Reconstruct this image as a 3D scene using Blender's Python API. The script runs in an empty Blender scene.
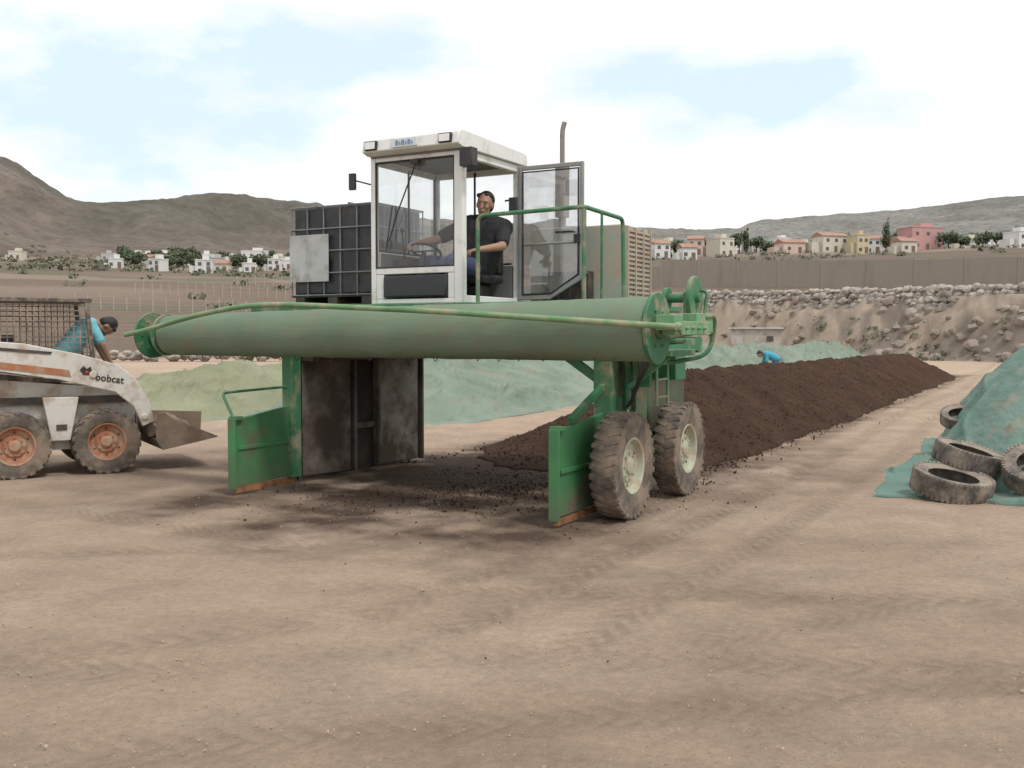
import bpy, math, random
import numpy as np
from mathutils import Vector, Matrix, Euler
random.seed(7)
rnd = random.Random(11)
scene = bpy.context.scene
COL = scene.collection
R = math.radians

# ------------------------------------------------------------------ noise
def _h(ix, iy, s):
    v = np.sin(ix*127.1 + iy*311.7 + s*74.7)*43758.5453
    return v - np.floor(v)
def vnoise(x, y, s=0):
    x = np.asarray(x, float); y = np.asarray(y, float)
    ix = np.floor(x); iy = np.floor(y); fx = x-ix; fy = y-iy
    fx = fx*fx*(3-2*fx); fy = fy*fy*(3-2*fy)
    a = _h(ix, iy, s); b = _h(ix+1, iy, s); c = _h(ix, iy+1, s); d = _h(ix+1, iy+1, s)
    return (a*(1-fx)+b*fx)*(1-fy)+(c*(1-fx)+d*fx)*fy - 0.5
def fbm(x, y, s=0, o=4):
    r = 0; a = 1
    for i in range(o):
        r = r + a*vnoise(x*2**i, y*2**i, s+i*3); a *= 0.5
    return r
def sstep(a, b, x):
    t = np.clip((x-a)/(b-a), 0, 1); return t*t*(3-2*t)

# ------------------------------------------------------------------ mesh builder
class MB:
    def __init__(s):
        s.v = []; s.f = []; s.m = []; s.xf = None
    def add(s, vs, fs, mi=0):
        o = len(s.v)
        if s.xf is not None: vs = [s.xf @ Vector(v) for v in vs]
        s.v += [tuple(v) for v in vs]
        s.f += [tuple(i+o for i in f) for f in fs]
        s.m += [mi]*len(fs); return s
    def box(s, lo, hi, mi=0, rot=None):
        c = [(lo[i]+hi[i])/2 for i in range(3)]; h = [(hi[i]-lo[i])/2 for i in range(3)]
        vs = []
        for sx in (-1, 1):
            for sy in (-1, 1):
                for sz in (-1, 1):
                    p = Vector((sx*h[0], sy*h[1], sz*h[2]))
                    if rot is not None: p = rot @ p
                    vs.append(Vector(c)+p)
        return s.add(vs, [(0,1,3,2),(4,6,7,5),(0,4,5,1),(2,3,7,6),(0,2,6,4),(1,5,7,3)], mi)
    def beam(s, p0, p1, w, h, mi=0, up=(0,0,1)):
        p0 = Vector(p0); p1 = Vector(p1); d = (p1-p0); L = d.length; d.normalize()
        u = Vector(up)
        if abs(d.dot(u)) > .95: u = Vector((0,1,0))
        sd = d.cross(u).normalized(); u = sd.cross(d)
        vs = []
        for a in (0, L):
            for b, c in ((-1,-1),(1,-1),(1,1),(-1,1)):
                vs.append(p0+d*a+sd*b*w/2+u*c*h/2)
        return s.add(vs, [(0,3,2,1),(4,5,6,7),(0,1,5,4),(1,2,6,5),(2,3,7,6),(3,0,4,7)], mi)
    def cyl(s, p0, p1, r0, r1=None, n=16, mi=0):
        if r1 is None: r1 = r0
        p0 = Vector(p0); p1 = Vector(p1); d = (p1-p0).normalized()
        u = Vector((0,0,1)) if abs(d.z) < .9 else Vector((1,0,0))
        a = d.cross(u).normalized(); b = d.cross(a)
        vs = []
        for p, r in ((p0, r0), (p1, r1)):
            for i in range(n):
                t = 2*math.pi*i/n
                vs.append(p+(a*math.cos(t)+b*math.sin(t))*r)
        fs = [(i, (i+1) % n, n+(i+1) % n, n+i) for i in range(n)]
        fs += [tuple(range(n))[::-1], tuple(range(n, 2*n))]
        return s.add(vs, fs, mi)
    def tube(s, pts, r, n=10, fil=0.0, mi=0):
        P = [Vector(p) for p in pts]
        if fil > 0:
            Q = [P[0]]
            for i in range(1, len(P)-1):
                a = P[i-1]-P[i]; b = P[i+1]-P[i]
                la = min(fil, a.length*.49); lb = min(fil, b.length*.49)
                A = P[i]+a.normalized()*la; B = P[i]+b.normalized()*lb
                for k in range(7):
                    t = k/6; Q.append(A*(1-t)**2+P[i]*2*t*(1-t)+B*t*t)
            Q.append(P[-1]); P = Q
        vs = []; prev = None
        for i, p in enumerate(P):
            if i == 0: d = P[1]-P[0]
            elif i == len(P)-1: d = P[-1]-P[-2]
            else: d = (P[i+1]-P[i]).normalized()+(P[i]-P[i-1]).normalized()
            d.normalize()
            if prev is None:
                u = Vector((0,0,1)) if abs(d.z) < .9 else Vector((1,0,0))
                a = d.cross(u).normalized()
            else: a = (prev-d*prev.dot(d)).normalized()
            prev = a; b = d.cross(a)
            for k in range(n):
                t = 2*math.pi*k/n
                vs.append(p+(a*math.cos(t)+b*math.sin(t))*r)
        fs = []
        for i in range(len(P)-1):
            for k in range(n):
                fs.append((i*n+k, i*n+(k+1) % n, (i+1)*n+(k+1) % n, (i+1)*n+k))
        fs += [tuple(range(n))[::-1], tuple(range((len(P)-1)*n, len(P)*n))]
        return s.add(vs, fs, mi)
    def prism(s, poly, plane, a0, a1, mi=0):
        n = len(poly)
        def mk(p, a):
            if plane == 'xz': return (p[0], a, p[1])
            if plane == 'yz': return (a, p[0], p[1])
            return (p[0], p[1], a)
        vs = [mk(p, a0) for p in poly]+[mk(p, a1) for p in poly]
        fs = [tuple(range(n)), tuple(range(n, 2*n))[::-1]]
        fs += [(i, n+i, n+(i+1) % n, (i+1) % n) for i in range(n)]
        return s.add(vs, fs, mi)
    def lathe(s, prof, n=48, closed=True, mi=0):
        m = len(prof); vs = []
        for i in range(n):
            t = 2*math.pi*i/n
            for h, r in prof: vs.append((h, r*math.cos(t), r*math.sin(t)))
        fs = []
        for i in range(n):
            j = (i+1) % n
            for k in range(m if closed else m-1):
                l = (k+1) % m
                fs.append((i*m+k, i*m+l, j*m+l, j*m+k))
        return s.add(vs, fs, mi)
    def ball(s, c, r, mat3=None, n=12, mi=0):
        if not hasattr(r, '__len__'): r = (r, r, r)
        c = Vector(c); vs = []; m = n//2
        for j in range(1, m):
            ph = math.pi*j/m
            for i in range(n):
                t = 2*math.pi*i/n
                p = Vector((r[0]*math.sin(ph)*math.cos(t), r[1]*math.sin(ph)*math.sin(t), r[2]*math.cos(ph)))
                if mat3 is not None: p = mat3 @ p
                vs.append(c+p)
        top = Vector((0,0,r[2])); bot = -top
        if mat3 is not None: top = mat3 @ top; bot = mat3 @ bot
        vs += [c+top, c+bot]
        fs = []
        for j in range(m-2):
            for i in range(n):
                fs.append((j*n+i, (j+1)*n+i, (j+1)*n+(i+1) % n, j*n+(i+1) % n))
        T = (m-1)*n
        for i in range(n):
            fs.append((T, i, (i+1) % n))
            fs.append((T+1, (m-2)*n+(i+1) % n, (m-2)*n+i))
        return s.add(vs, fs, mi)
    def cap(s, p0, p1, r0, r1=None):
        if r1 is None: r1 = r0
        s.ball(p0, r0); s.ball(p1, r1); s.cyl(p0, p1, r0, r1, 12); return s
    def mesh(s, name):
        me = bpy.data.meshes.new(name)
        me.from_pydata(s.v, [], s.f); me.update()
        return me
    def obj(s, name, mats, parent=None, bevel=0.0, smooth=True, ang=38, label=None):
        me = s.mesh(name)
        import bmesh
        bm = bmesh.new(); bm.from_mesh(me)
        bmesh.ops.recalc_face_normals(bm, faces=bm.faces)
        bm.to_mesh(me); bm.free()
        if not isinstance(mats, (list, tuple)): mats = [mats]
        for m in mats: me.materials.append(m)
        me.polygons.foreach_set('material_index', s.m)
        if smooth:
            me.shade_smooth(); me.set_sharp_from_angle(angle=R(ang))
        o = bpy.data.objects.new(name, me); COL.objects.link(o)
        if parent is not None: o.parent = parent
        if bevel > 0:
            b = o.modifiers.new('bevel', 'BEVEL'); b.width = bevel; b.segments = 2
            b.limit_method = 'ANGLE'; b.angle_limit = R(40)
        if label: o['label'] = label
        return o

def empty(name, loc=(0,0,0), rotz=0, parent=None, label=None, category=None, group=None, rot=None):
    o = bpy.data.objects.new(name, None); COL.objects.link(o)
    o.location = loc; o.rotation_euler = rot if rot is not None else (0, 0, rotz)
    o.empty_display_size = .2
    if parent is not None: o.parent = parent
    if label: o['label'] = label
    if category: o['category'] = category
    if group: o['group'] = group
    return o
def tag(o, label, category, group=None):
    o['label'] = label; o['category'] = category
    if group: o['group'] = group
    return o

# ------------------------------------------------------------------ materials
def newmat(name):
    m = bpy.data.materials.new(name); m.use_nodes = True
    nt = m.node_tree; nt.nodes.clear()
    out = nt.nodes.new('ShaderNodeOutputMaterial')
    b = nt.nodes.new('ShaderNodeBsdfPrincipled')
    nt.links.new(b.outputs[0], out.inputs[0])
    return m, nt, b, out
def nz(nt, scale, detail=6, rough=.6, coord='Object', vec=None, sc=None):
    n = nt.nodes.new('ShaderNodeTexNoise'); n.inputs['Scale'].default_value = scale
    n.inputs['Detail'].default_value = detail; n.inputs['Roughness'].default_value = rough
    if vec is None:
        tc = nt.nodes.new('ShaderNodeTexCoord'); vec = tc.outputs[coord]
    if sc is not None:
        mp = nt.nodes.new('ShaderNodeMapping'); mp.inputs['Scale'].default_value = sc
        nt.links.new(vec, mp.inputs[0]); vec = mp.outputs[0]
    nt.links.new(vec, n.inputs['Vector']); return n.outputs[0]
def mrange(nt, v, a, b, c=0., d=1.):
    m = nt.nodes.new('ShaderNodeMapRange'); m.inputs[1].default_value = a; m.inputs[2].default_value = b
    m.inputs[3].default_value = c; m.inputs[4].default_value = d
    nt.links.new(v, m.inputs[0]); return m.outputs[0]
def mixc(nt, f, a, b, mode='MIX'):
    m = nt.nodes.new('ShaderNodeMix'); m.data_type = 'RGBA'; m.blend_type = mode
    for sock, v in ((m.inputs[0], f), (m.inputs[6], a), (m.inputs[7], b)):
        if isinstance(v, bpy.types.NodeSocket): nt.links.new(v, sock)
        elif isinstance(v, (int, float)): sock.default_value = v
        else: sock.default_value = (*v, 1)
    return m.outputs[2]
def bump(nt, b, h, strength, dist=.02):
    n = nt.nodes.new('ShaderNodeBump'); n.inputs['Strength'].default_value = strength
    n.inputs['Distance'].default_value = dist
    nt.links.new(h, n.inputs['Height']); nt.links.new(n.outputs[0], b.inputs['Normal'])
def pmat(name, col, rough=.6, metal=0., var=.25, vs=3., dirt=None, damt=.5, ds=2.5, bmp=.15, bs=40., bd=.01, sc=None, lowz=None):
    m, nt, b, out = newmat(name)
    n1 = nz(nt, vs, 5, .6, sc=sc)
    c = mixc(nt, mrange(nt, n1, .3, .7), [x*(1-var) for x in col], [min(1, x*(1+var)) for x in col])
    if dirt is not None:
        n2 = nz(nt, ds, 8, .68, sc=sc)
        f = mrange(nt, n2, .62-damt*.35, .78-damt*.3, 0, .9)
        if lowz is not None:
            tc = nt.nodes.new('ShaderNodeTexCoord'); sp = nt.nodes.new('ShaderNodeSeparateXYZ')
            nt.links.new(tc.outputs['Object'], sp.inputs[0])
            g = mrange(nt, sp.outputs[2], lowz[0], lowz[1], 1, 0)
            ad = nt.nodes.new('ShaderNodeMath'); ad.operation = 'MULTIPLY_ADD'; ad.use_clamp = True
            nt.links.new(g, ad.inputs[0]); nt.links.new(n2, ad.inputs[1]); nt.links.new(f, ad.inputs[2])
            f = ad.outputs[0]
        c = mixc(nt, f, c, dirt)
        rr = mrange(nt, f, 0, 1, rough, .95); nt.links.new(rr, b.inputs['Roughness'])
    else: b.inputs['Roughness'].default_value = rough
    nt.links.new(c, b.inputs['Base Color'])
    b.inputs['Metallic'].default_value = metal
    if bmp > 0: bump(nt, b, nz(nt, bs, 5, .65), bmp, bd)
    return m
def glassmat(name, tint=(.97,.98,.98), refl=.05, dust=.03):
    m, nt, b, out = newmat(name)
    nt.nodes.remove(b)
    t = nt.nodes.new('ShaderNodeBsdfTransparent'); t.inputs[0].default_value = (*tint, 1)
    g = nt.nodes.new('ShaderNodeBsdfGlossy'); g.inputs['Roughness'].default_value = .03
    d = nt.nodes.new('ShaderNodeBsdfDiffuse'); d.inputs[0].default_value = (.62,.60,.56,1)
    lw = nt.nodes.new('ShaderNodeLayerWeight'); lw.inputs[0].default_value = .15
    mx = nt.nodes.new('ShaderNodeMixShader'); f = mrange(nt, lw.outputs[0], 0, 1, refl*.5, .6)
    nt.links.new(f, mx.inputs[0]); nt.links.new(t.outputs[0], mx.inputs[1]); nt.links.new(g.outputs[0], mx.inputs[2])
    m2 = nt.nodes.new('ShaderNodeMixShader'); n = nz(nt, 3, 6, .7)
    nt.links.new(mrange(nt, n, .35, .75, dust*.3, dust*1.8), m2.inputs[0])
    nt.links.new(mx.outputs[0], m2.inputs[1]); nt.links.new(d.outputs[0], m2.inputs[2])
    nt.links.new(m2.outputs[0], out.inputs[0]); return m

DUST = (.37,.285,.21); MUD = (.15,.105,.078)
M_green = pmat('machine_green', (.040,.16,.072), .5, 0, .25, 2, DUST, .36, 3, .1, 30)
M_greenshield = pmat('shield_green', (.050,.185,.072), .6, 0, .25, 2, MUD, .32, 2.2, .12, 30, lowz=(.05,.4))
M_lgreen = pmat('pale_green_paint', (.12,.28,.14), .5, 0, .2, 3, DUST, .42, 4, .1, 30)
M_inner = pmat('scoured_steel', (.20,.175,.145), .75, 0, .3, 1.6, (.07,.052,.04), .62, 1.7, .4, 25, .02, lowz=(.1,.9))
M_worn = pmat('worn_pale_plate', (.34,.31,.265), .7, 0, .25, 2.5, (.12,.088,.065), .58, 2.2, .3, 25, .01, lowz=(.1,.7))
M_chambershade = pmat('painted_chamber_shade', (.035,.03,.026), .9, 0, .3, 2.5, (.08,.058,.042), .4, 2.4, .3, 25, .01)  # near-black base paints in the shade of the deep chamber
M_innerg = pmat('dirty_green_steel', (.055,.12,.055), .75, 0, .3, 2, (.10,.075,.055), .7, 1.8, .4, 25, .02)
M_white = pmat('cab_white', (.70,.71,.69), .45, 0, .05, 2, (.48,.44,.37), .28, 4, .03, 40)
M_skidwhite = pmat('loader_white', (.60,.58,.54), .55, 0, .1, 2, DUST, .5, 4, .08, 40)
M_black = pmat('black_plastic', (.022,.022,.024), .5, 0, .3, 4, (.12,.1,.08), .25, 5, .1, 60)
M_tank = pmat('black_tank', (.022,.024,.028), .45, 0, .3, 3, (.10,.09,.08), .3, 3, .05, 30)
M_galv = pmat('galvanised_steel', (.20,.21,.22), .6, .3, .15, 6, None, bmp=.05)
M_rubber = pmat('dusty_rubber', (.095,.08,.068), .9, 0, .2, 6, (.26,.20,.15), .60, 4, .2, 60)
M_rubber2 = pmat('worn_rubber', (.075,.068,.062), .9, 0, .25, 6, (.30,.25,.20), .66, 4, .2, 60)
M_rim = pmat('cream_rim', (.40,.43,.33), .6, 0, .15, 6, DUST, .5, 7, .1, 40)
M_rimor = pmat('orange_rim', (.36,.15,.075), .65, 0, .2, 6, DUST, .55, 7, .1, 40)
M_orange = pmat('orange_stripe', (.36,.14,.06), .6, 0, .2, 4, DUST, .5, 5, .05, 40)
M_rust = pmat('orange_rust', (.32,.15,.06), .8, 0, .35, 9, (.13,.07,.04), .5, 8, .2, 40)
M_dark = pmat('dark_steel', (.06,.054,.05), .6, .2, .3, 4, MUD, .4, 4, .2, 30)
M_steel = pmat('bare_steel', (.35,.34,.33), .35, .8, .2, 5, None, bmp=.05)
M_bucket = pmat('bucket_steel', (.16,.125,.095), .75, .1, .3, 3, (.24,.175,.125), .68, 4, .3, 25)
M_cage = pmat('brown_cage', (.085,.07,.058), .6, 0, .3, 5, DUST, .45, 5, .1, 30)
M_louvre = pmat('tan_grille', (.36,.32,.265), .6, 0, .15, 3, DUST, .4, 4, .1, 30)
M_grey = pmat('grey_panel', (.42,.43,.43), .6, 0, .12, 3, (.25,.24,.21), .4, 4, .05, 30)
M_lining = pmat('cab_lining', (.16,.16,.16), .8, 0, .12, 3, None, bmp=.1)
M_doorf = pmat('door_frame_grey', (.24,.245,.25), .5, 0, .12, 3, (.3,.28,.24), .4, 4, .05, 30)
M_glass = glassmat('window_glass'); M_glassd = glassmat('dusty_door_glass', (.88,.89,.90), .25, .16)
M_darkglass = pmat('dark_glass', (.02,.022,.025), .15, 0, .2, 3, None, bmp=0)
M_lamp = pmat('lamp_lens', (.75,.76,.75), .15, .3, .05, 20, None, bmp=.2, bs=80)
M_plate = pmat('sign_plate', (.6,.66,.7), .5, 0, .05, 3, None, bmp=0)
M_eyew = pmat('eye_white', (.42,.36,.32), .4, 0, .05, 3, None, bmp=0)
M_blue = pmat('sign_blue', (.18,.26,.37), .5, 0, .1, 3, None, bmp=0)
M_red = pmat('mark_red', (.5,.04,.03), .5, 0, .1, 3, None, bmp=0)

def clothmat(name, col, col2, dirtc, damt=.35, fold=.5, bd=.12, sc=(5, 2.2, 2), fine=0.):
    m, nt, b, out = newmat(name)
    n1 = nz(nt, .9, 4, .55)
    c = mixc(nt, mrange(nt, n1, .35, .65), col, col2)
    n2 = nz(nt, 2.2, 8, .7)
    c = mixc(nt, mrange(nt, n2, .66-damt*.35, .8-damt*.25, 0, .75), c, dirtc)
    nt.links.new(c, b.inputs['Base Color']); b.inputs['Roughness'].default_value = .9
    b.inputs['Specular IOR Level'].default_value = .25
    w = nz(nt, 2.4, 3, .5); w3 = nz(nt, 1.0, 3, .5, sc=sc)
    ad = nt.nodes.new('ShaderNodeMath'); ad.operation = 'ADD'
    nt.links.new(w3, ad.inputs[0]); nt.links.new(w, ad.inputs[1])
    bump(nt, b, ad.outputs[0], fold, bd)
    return m
M_roll = clothmat('rolled_fabric_green', (.135,.19,.13), (.175,.235,.165), (.19,.175,.13), .52, .12, .03, (4, 30, 30))
M_clothA = clothmat('cover_fabric_bluegreen', (.165,.215,.17), (.215,.265,.215), (.25,.225,.165), .42, .7)
M_clothB = clothmat('cover_fabric_yellowgreen', (.20,.215,.135), (.255,.265,.175), (.25,.22,.15), .46, .7)
M_clothC = clothmat('cover_fabric_teal', (.105,.18,.15), (.15,.23,.195), (.26,.225,.17), .40, .5)

m, nt, b, out = newmat('compost'); M_comp = m
n1 = nz(nt, 1.3, 7, .7); n2 = nz(nt, 24, 8, .8)
c = mixc(nt, mrange(nt, n1, .35, .68), (.050,.0275,.0175), (.088,.050,.032))
c = mixc(nt, mrange(nt, n2, .54, .72), c, (.155,.095,.062))
c = mixc(nt, mrange(nt, nz(nt, 9, 6, .7), .56, .7, 0, .6), c, (.035,.021,.014))
nt.links.new(c, b.inputs['Base Color']); b.inputs['Roughness'].default_value = 1.
b.inputs['Specular IOR Level'].default_value = .15
bump(nt, b, n2, 1., .05)

def terrmat(name, s1, s2, amt):
    m, nt, b, out = newmat(name)
    at = nt.nodes.new('ShaderNodeAttribute'); at.attribute_name = 'tint'
    a = nz(nt, s1, 9, .68); a2 = nz(nt, s2, 6, .7)
    c = mixc(nt, 1.0, at.outputs[0], mixc(nt, mrange(nt, a, .3, .7), (1-amt,)*3, (1+amt,)*3), 'MULTIPLY')
    c = mixc(nt, 1.0, c, mixc(nt, mrange(nt, a2, .3, .7), (1-amt*.8,)*3, (1+amt*.8,)*3), 'MULTIPLY')
    nt.links.new(c, b.inputs['Base Color']); b.inputs['Roughness'].default_value = 1.
    b.inputs['Specular IOR Level'].default_value = .2
    return m, nt, b, c
M_ground, nt, b, c = terrmat('dry_dirt', 1.4, 16, .17)
v1 = nz(nt, 42, 8, .8); v2 = nz(nt, 8, 6, .65)
c = mixc(nt, mrange(nt, nz(nt, 85, 3, .6), .60, .70, 0, .75), c, (.20,.14,.10))
c = mixc(nt, mrange(nt, nz(nt, 55, 3, .6), .64, .71, 0, .65), c, (.58,.49,.40))
nt.links.new(c, b.inputs['Base Color'])
ad = nt.nodes.new('ShaderNodeMath'); ad.operation = 'MULTIPLY_ADD'
nt.links.new(v2, ad.inputs[0]); ad.inputs[1].default_value = 1.0; nt.links.new(v1, ad.inputs[2])
bump(nt, b, ad.outputs[0], .9, .035)
M_hill, nt, b, c = terrmat('hillside', .012, .10, .28)
vv = nt.nodes.new('ShaderNodeTexVoronoi'); vv.inputs['Scale'].default_value = .13
tc = nt.nodes.new('ShaderNodeTexCoord'); nt.links.new(tc.outputs['Object'], vv.inputs['Vector'])
c = mixc(nt, mrange(nt, vv.outputs[0], .15, .45, .6, 0), c, (.10,.098,.078))
nt.links.new(c, b.inputs['Base Color'])
bump(nt, b, nz(nt, .025, 9, .66), 1., 12.)

# ------------------------------------------------------------------ terrain
MO = (0.35, 8.7); MA = R(-29)
ca, sa = math.cos(MA), math.sin(MA)
def to_local(X, Y):
    dx = X-MO[0]; dy = Y-MO[1]
    return dx*ca+dy*sa, -dx*sa+dy*ca
def to_world(x, y): return MO[0]+x*ca-y*sa, MO[1]+x*sa+y*ca
SKX = [-3000,-900,-300,-100,-30,0,20,45,70,100,130,170,210,260,300,400,500,600,650,700,735,760,800,850,900,950,1000,1024,1150,1400,3000]
SKY_ = [230,200,170,150,146,154,164,182,198,208,210,205,200,202,206,218,225,228,228,230,229,221,218,215,210,205,199,196,188,197,230]
def bankY(X): return np.maximum(np.where(X >= 15, 95-(X-15)*2.1, 95+0*X), -40)
def terrain(X, Y):
    X = np.asarray(X, float); Y = np.asarray(Y, float)
    r = np.hypot(X, Y)
    Yc = np.maximum(Y, r*.25); t = X/Yc
    PL = np.interp(r, [0,80,95,130,180,250,350,450,520], [0,0,.8,4,9,16,24,32,38])
    PR = np.interp(r, [0,60,95,110,150,200,250,300,400,520], [4.0,4.0,5.0,6.4,10,15,20,25,33,43])
    sd = (Y-bankY(X))/2.3 + fbm(X*.25, Y*.25, 5, 4)*1.2
    st = .82*sstep(0, 3.6, sd)+.18*sstep(3.4, 3.9, sd)
    zr = st*PR
    w = sstep(.06, .15, t)*(Y > 0)
    z = PL*(1-w)+zr*w
    z = z*np.where(Y > 0, 1, np.clip(1-(-Y)/20, 0.1, 1))
    sky = np.interp(t*1000+512, SKX, SKY_)
    RS = np.interp(t*1000+512, [0,300,650,750,1100], [850,1100,1500,1700,1700])
    zs = 1.7+(335-sky)/1000.*RS*(Yc/np.maximum(r, 1e-3))
    u = np.clip((r-520)/(RS-520), 0, 1)
    nn = fbm(X*.004, Y*.004, 21, 6); nn2 = np.abs(fbm(X*.007+5, Y*.007, 61, 5))
    kk = np.where(t > .05, .5, 1.)
    hill = z+(zs-z)*u**1.15 + kk*(nn*22-nn2*26+4)*np.sin(np.pi*np.clip(u, 0, 1))*(zs/160+.4)
    back = np.clip((r-RS)/1800, 0, 1)
    hill = hill*(1-back*.8)+kk*fbm(X*.018, Y*.018, 8, 5)*6.5*sstep(0, .25, u)*(zs/160+.25)
    z = np.where(r > 520, hill, z)
    z = z+fbm(X*.05, Y*.05, 3, 3)*.9*sstep(90, 160, r)
    return z
def tz(X, Y): return float(terrain(np.array([X]), np.array([Y]))[0])

def polar(name, az, rr, mat, fine):
    A, RR = np.meshgrid(az, rr); n = len(az); k = len(rr)
    X = (RR*np.sin(A)).ravel(); Y = (RR*np.cos(A)).ravel()
    Z = terrain(X, Y)
    lx, ly = to_local(X, Y); r = np.hypot(X, Y)
    trk = np.zeros_like(X)
    if fine:
        near = 1-sstep(55, 75, r)
        dz = fbm(X*.6, Y*.6, 1, 3)*.016+fbm(X*6, Y*6, 2, 3)*.007+np.clip(fbm(X*14, Y*14, 6, 2), .15, 1)*.012
        def rut(d, w=.17, dep=.009):
            return -dep*np.exp(-(d/w)**4)+dep*.6*np.exp(-((np.abs(d)-w*1.3)/(w*.25))**2)
        for (a0, b0, c0) in ((5.2,-.10,.012),(6.7,.07,-.012),(4.3,.20,.012),(7.2,-.42,.03),(3.5,-.05,.01),(4.9,.5,.02)):
            s_ = np.sqrt(1+(b0+2*c0*X)**2)
            br = sstep(-.15, .25, vnoise(X*.35, Y*.5+a0*7, 71))
            for off in (0, 1.35):
                d = (Y-(a0+b0*X+c0*X*X))/s_-off
                on = (Y < 13)*br*(ly < -.3)
                lug = np.sin((X*s_+np.abs(d)*1.3)*38)
                dz = dz+(rut(d)+.006*np.exp(-(d/.14)**4)*lug)*on
                trk = np.maximum(trk, np.exp(-(d/.17)**4)*on*(.6+.4*lug))
        for xx in (.35, .95, 1.7):
            d = lx-xx-.12*np.sin(ly*.3)
            lug = np.sin((ly+np.abs(d)*1.3)*34)
            dz = dz+(rut(d, .15)+.006*np.exp(-(d/.13)**4)*lug)*(ly > -3)
            trk = np.maximum(trk, np.exp(-(d/.16)**4)*(ly > -3)*(.6+.4*lug))
        Z = Z+dz*near
    sand = np.array([.43,.326,.243]); comp = np.array([.080,.050,.035]); ochre = np.array([.34,.275,.215])
    field = np.array([.145,.108,.084]); field2 = np.array([.22,.17,.132]); hillL = np.array([.165,.135,.116]); hillR = np.array([.225,.22,.20])  # hillL and hillR are paled and greyed to carry distance haze
    N = len(X); C = np.tile(sand, (N, 1))
    def mx(C, c, w): return C*(1-w[:, None])+c*w[:, None]
    big = fbm(X*.25, Y*.25, 9, 4)
    C = C*(1+.12*big[:, None])
    C = mx(C, np.array([.34,.25,.185]), np.clip(fbm(X*.45+3, Y*.7+.25*X, 14, 6)*1.3, 0, .5)*(Y < 15))
    C = mx(C, np.array([.50,.395,.305]), np.clip(fbm(X*.5-3, Y*.8-.2*X, 19, 6)*1.2, 0, .45)*(Y < 15))
    C = mx(C, np.array([.28,.205,.15]), trk*.55)
    nzz = fbm(lx*1.3, ly*1.3, 17, 5); nz2 = fbm(lx*4, ly*4, 27, 5)
    d = np.exp(-((lx+1.8)/1.85)**4-((ly-2.0)/2.1)**4)*1.4
    d = np.maximum(d, .85*np.exp(-((lx+1.8)/2.5)**2-((ly+.3)/1.2)**2))
    d = np.maximum(d, .4*np.exp(-((lx+.8)/2.8)**2-((ly+1.4)/.7)**2))
    d = np.maximum(d, 1.0*np.exp(-((lx+1.85)/2.2)**6)*(ly > 2)*(ly < 39))
    d = np.maximum(d, .4*np.exp(-((lx-.6)/1.1)**2-((ly-5)/3.)**2))
    d = np.maximum(d, .35*np.exp(-((X+3.8)/1.4)**2-((Y-13.5)/1.2)**2))
    d = np.clip(d*(1+1.1*nzz+.9*nz2)+.3*nzz*(d > .1), 0, 1)
    C = mx(C, comp, np.clip(d, 0, .94))
    t = X/np.maximum(Y, 1)
    sd = (Y-bankY(X))/2.3
    wb = sstep(-1, .5, sd)*(t > .06)*(1-sstep(4, 8, sd))
    C = mx(C, ochre, wb)
    C = mx(C, np.array([.165,.14,.118]), wb*np.clip(fbm(X*.7, Y*.7, 31, 6)*2.8+.3, 0, .85))
    C = mx(C, field, sstep(66, 90, r)*np.where(t > .06, sstep(4, 8, sd), 1))
    C = mx(C, field2, sstep(0, .25, vnoise(X*.012, r*.045, 41))*sstep(140, 200, r))
    C = mx(C, np.array([.10,.105,.065]), np.clip(fbm(X*.03, Y*.06, 44, 4)*2.5-.3, 0, .7)*sstep(95, 130, r))
    C = mx(C, np.array([.20,.15,.115]), .5*np.clip(np.sin(r*1.3+fbm(X*.05, Y*.05, 3, 3)*6), 0, 1)*sstep(90, 110, r)*(1-sstep(180, 220, r))*(t < .06))
    w = sstep(480, 620, r)
    C = mx(C, hillL, w*(1-sstep(.0, .2, t))); C = mx(C, hillR, w*sstep(.0, .2, t))
    C = mx(C, np.array([.118,.113,.092]), w*np.clip(fbm(X*.004, Y*.004, 51, 6)*2.+.25, 0, .7)*(1-.3*sstep(0, .2, t)))
    C = mx(C, np.array([.25,.195,.165]), w*np.clip(fbm(X*.009, Y*.009, 57, 6)*2.2-.1, 0, .55)*(1-sstep(0, .2, t)))
    I = np.arange(k-1)[:, None]*n; J = np.arange(n)[None, :]; J2 = (J+1) % n
    F = np.stack([I+J, I+J2, I+n+J2, I+n+J], -1).reshape(-1, 4)
    me = bpy.data.meshes.new(name)
    me.vertices.add(N); me.vertices.foreach_set('co', np.stack([X, Y, Z], -1).ravel())
    me.loops.add(F.size); me.loops.foreach_set('vertex_index', F[:, ::-1].ravel().astype(np.int32))
    me.polygons.add(len(F)); me.polygons.foreach_set('loop_start', np.arange(0, F.size, 4, dtype=np.int32))
    me.update(calc_edges=True); me.validate()
    at = me.color_attributes.new('tint', 'FLOAT_COLOR', 'POINT')
    at.data.foreach_set('color', np.concatenate([np.clip(C, 0, 1), np.ones((N, 1))], 1).ravel())
    me.materials.append(mat); me.shade_smooth()
    o = bpy.data.objects.new(name, me); COL.objects.link(o); o['kind'] = 'structure'
    return o
azf = np.arange(-37, 37.01, .095); azc = np.arange(41, 319.5, 4)
az = np.radians(np.concatenate([azf, azc]))
rr1 = np.concatenate([[.01, .6, 1.2, 1.8], 2.2*1.0068**np.arange(0, 500)]); rr1 = rr1[rr1 < 60]
rr2 = 60*1.011**np.arange(0, 400); rr2 = rr2[rr2 < 510]
rr3 = 520*1.012**np.arange(0, 175); rr3 = rr3[rr3 < 4200]
ground = polar('ground', az, np.concatenate([rr1, rr2, [520]]), M_ground, True)
hills = polar('hills', az, rr3, M_hill, False)

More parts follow.
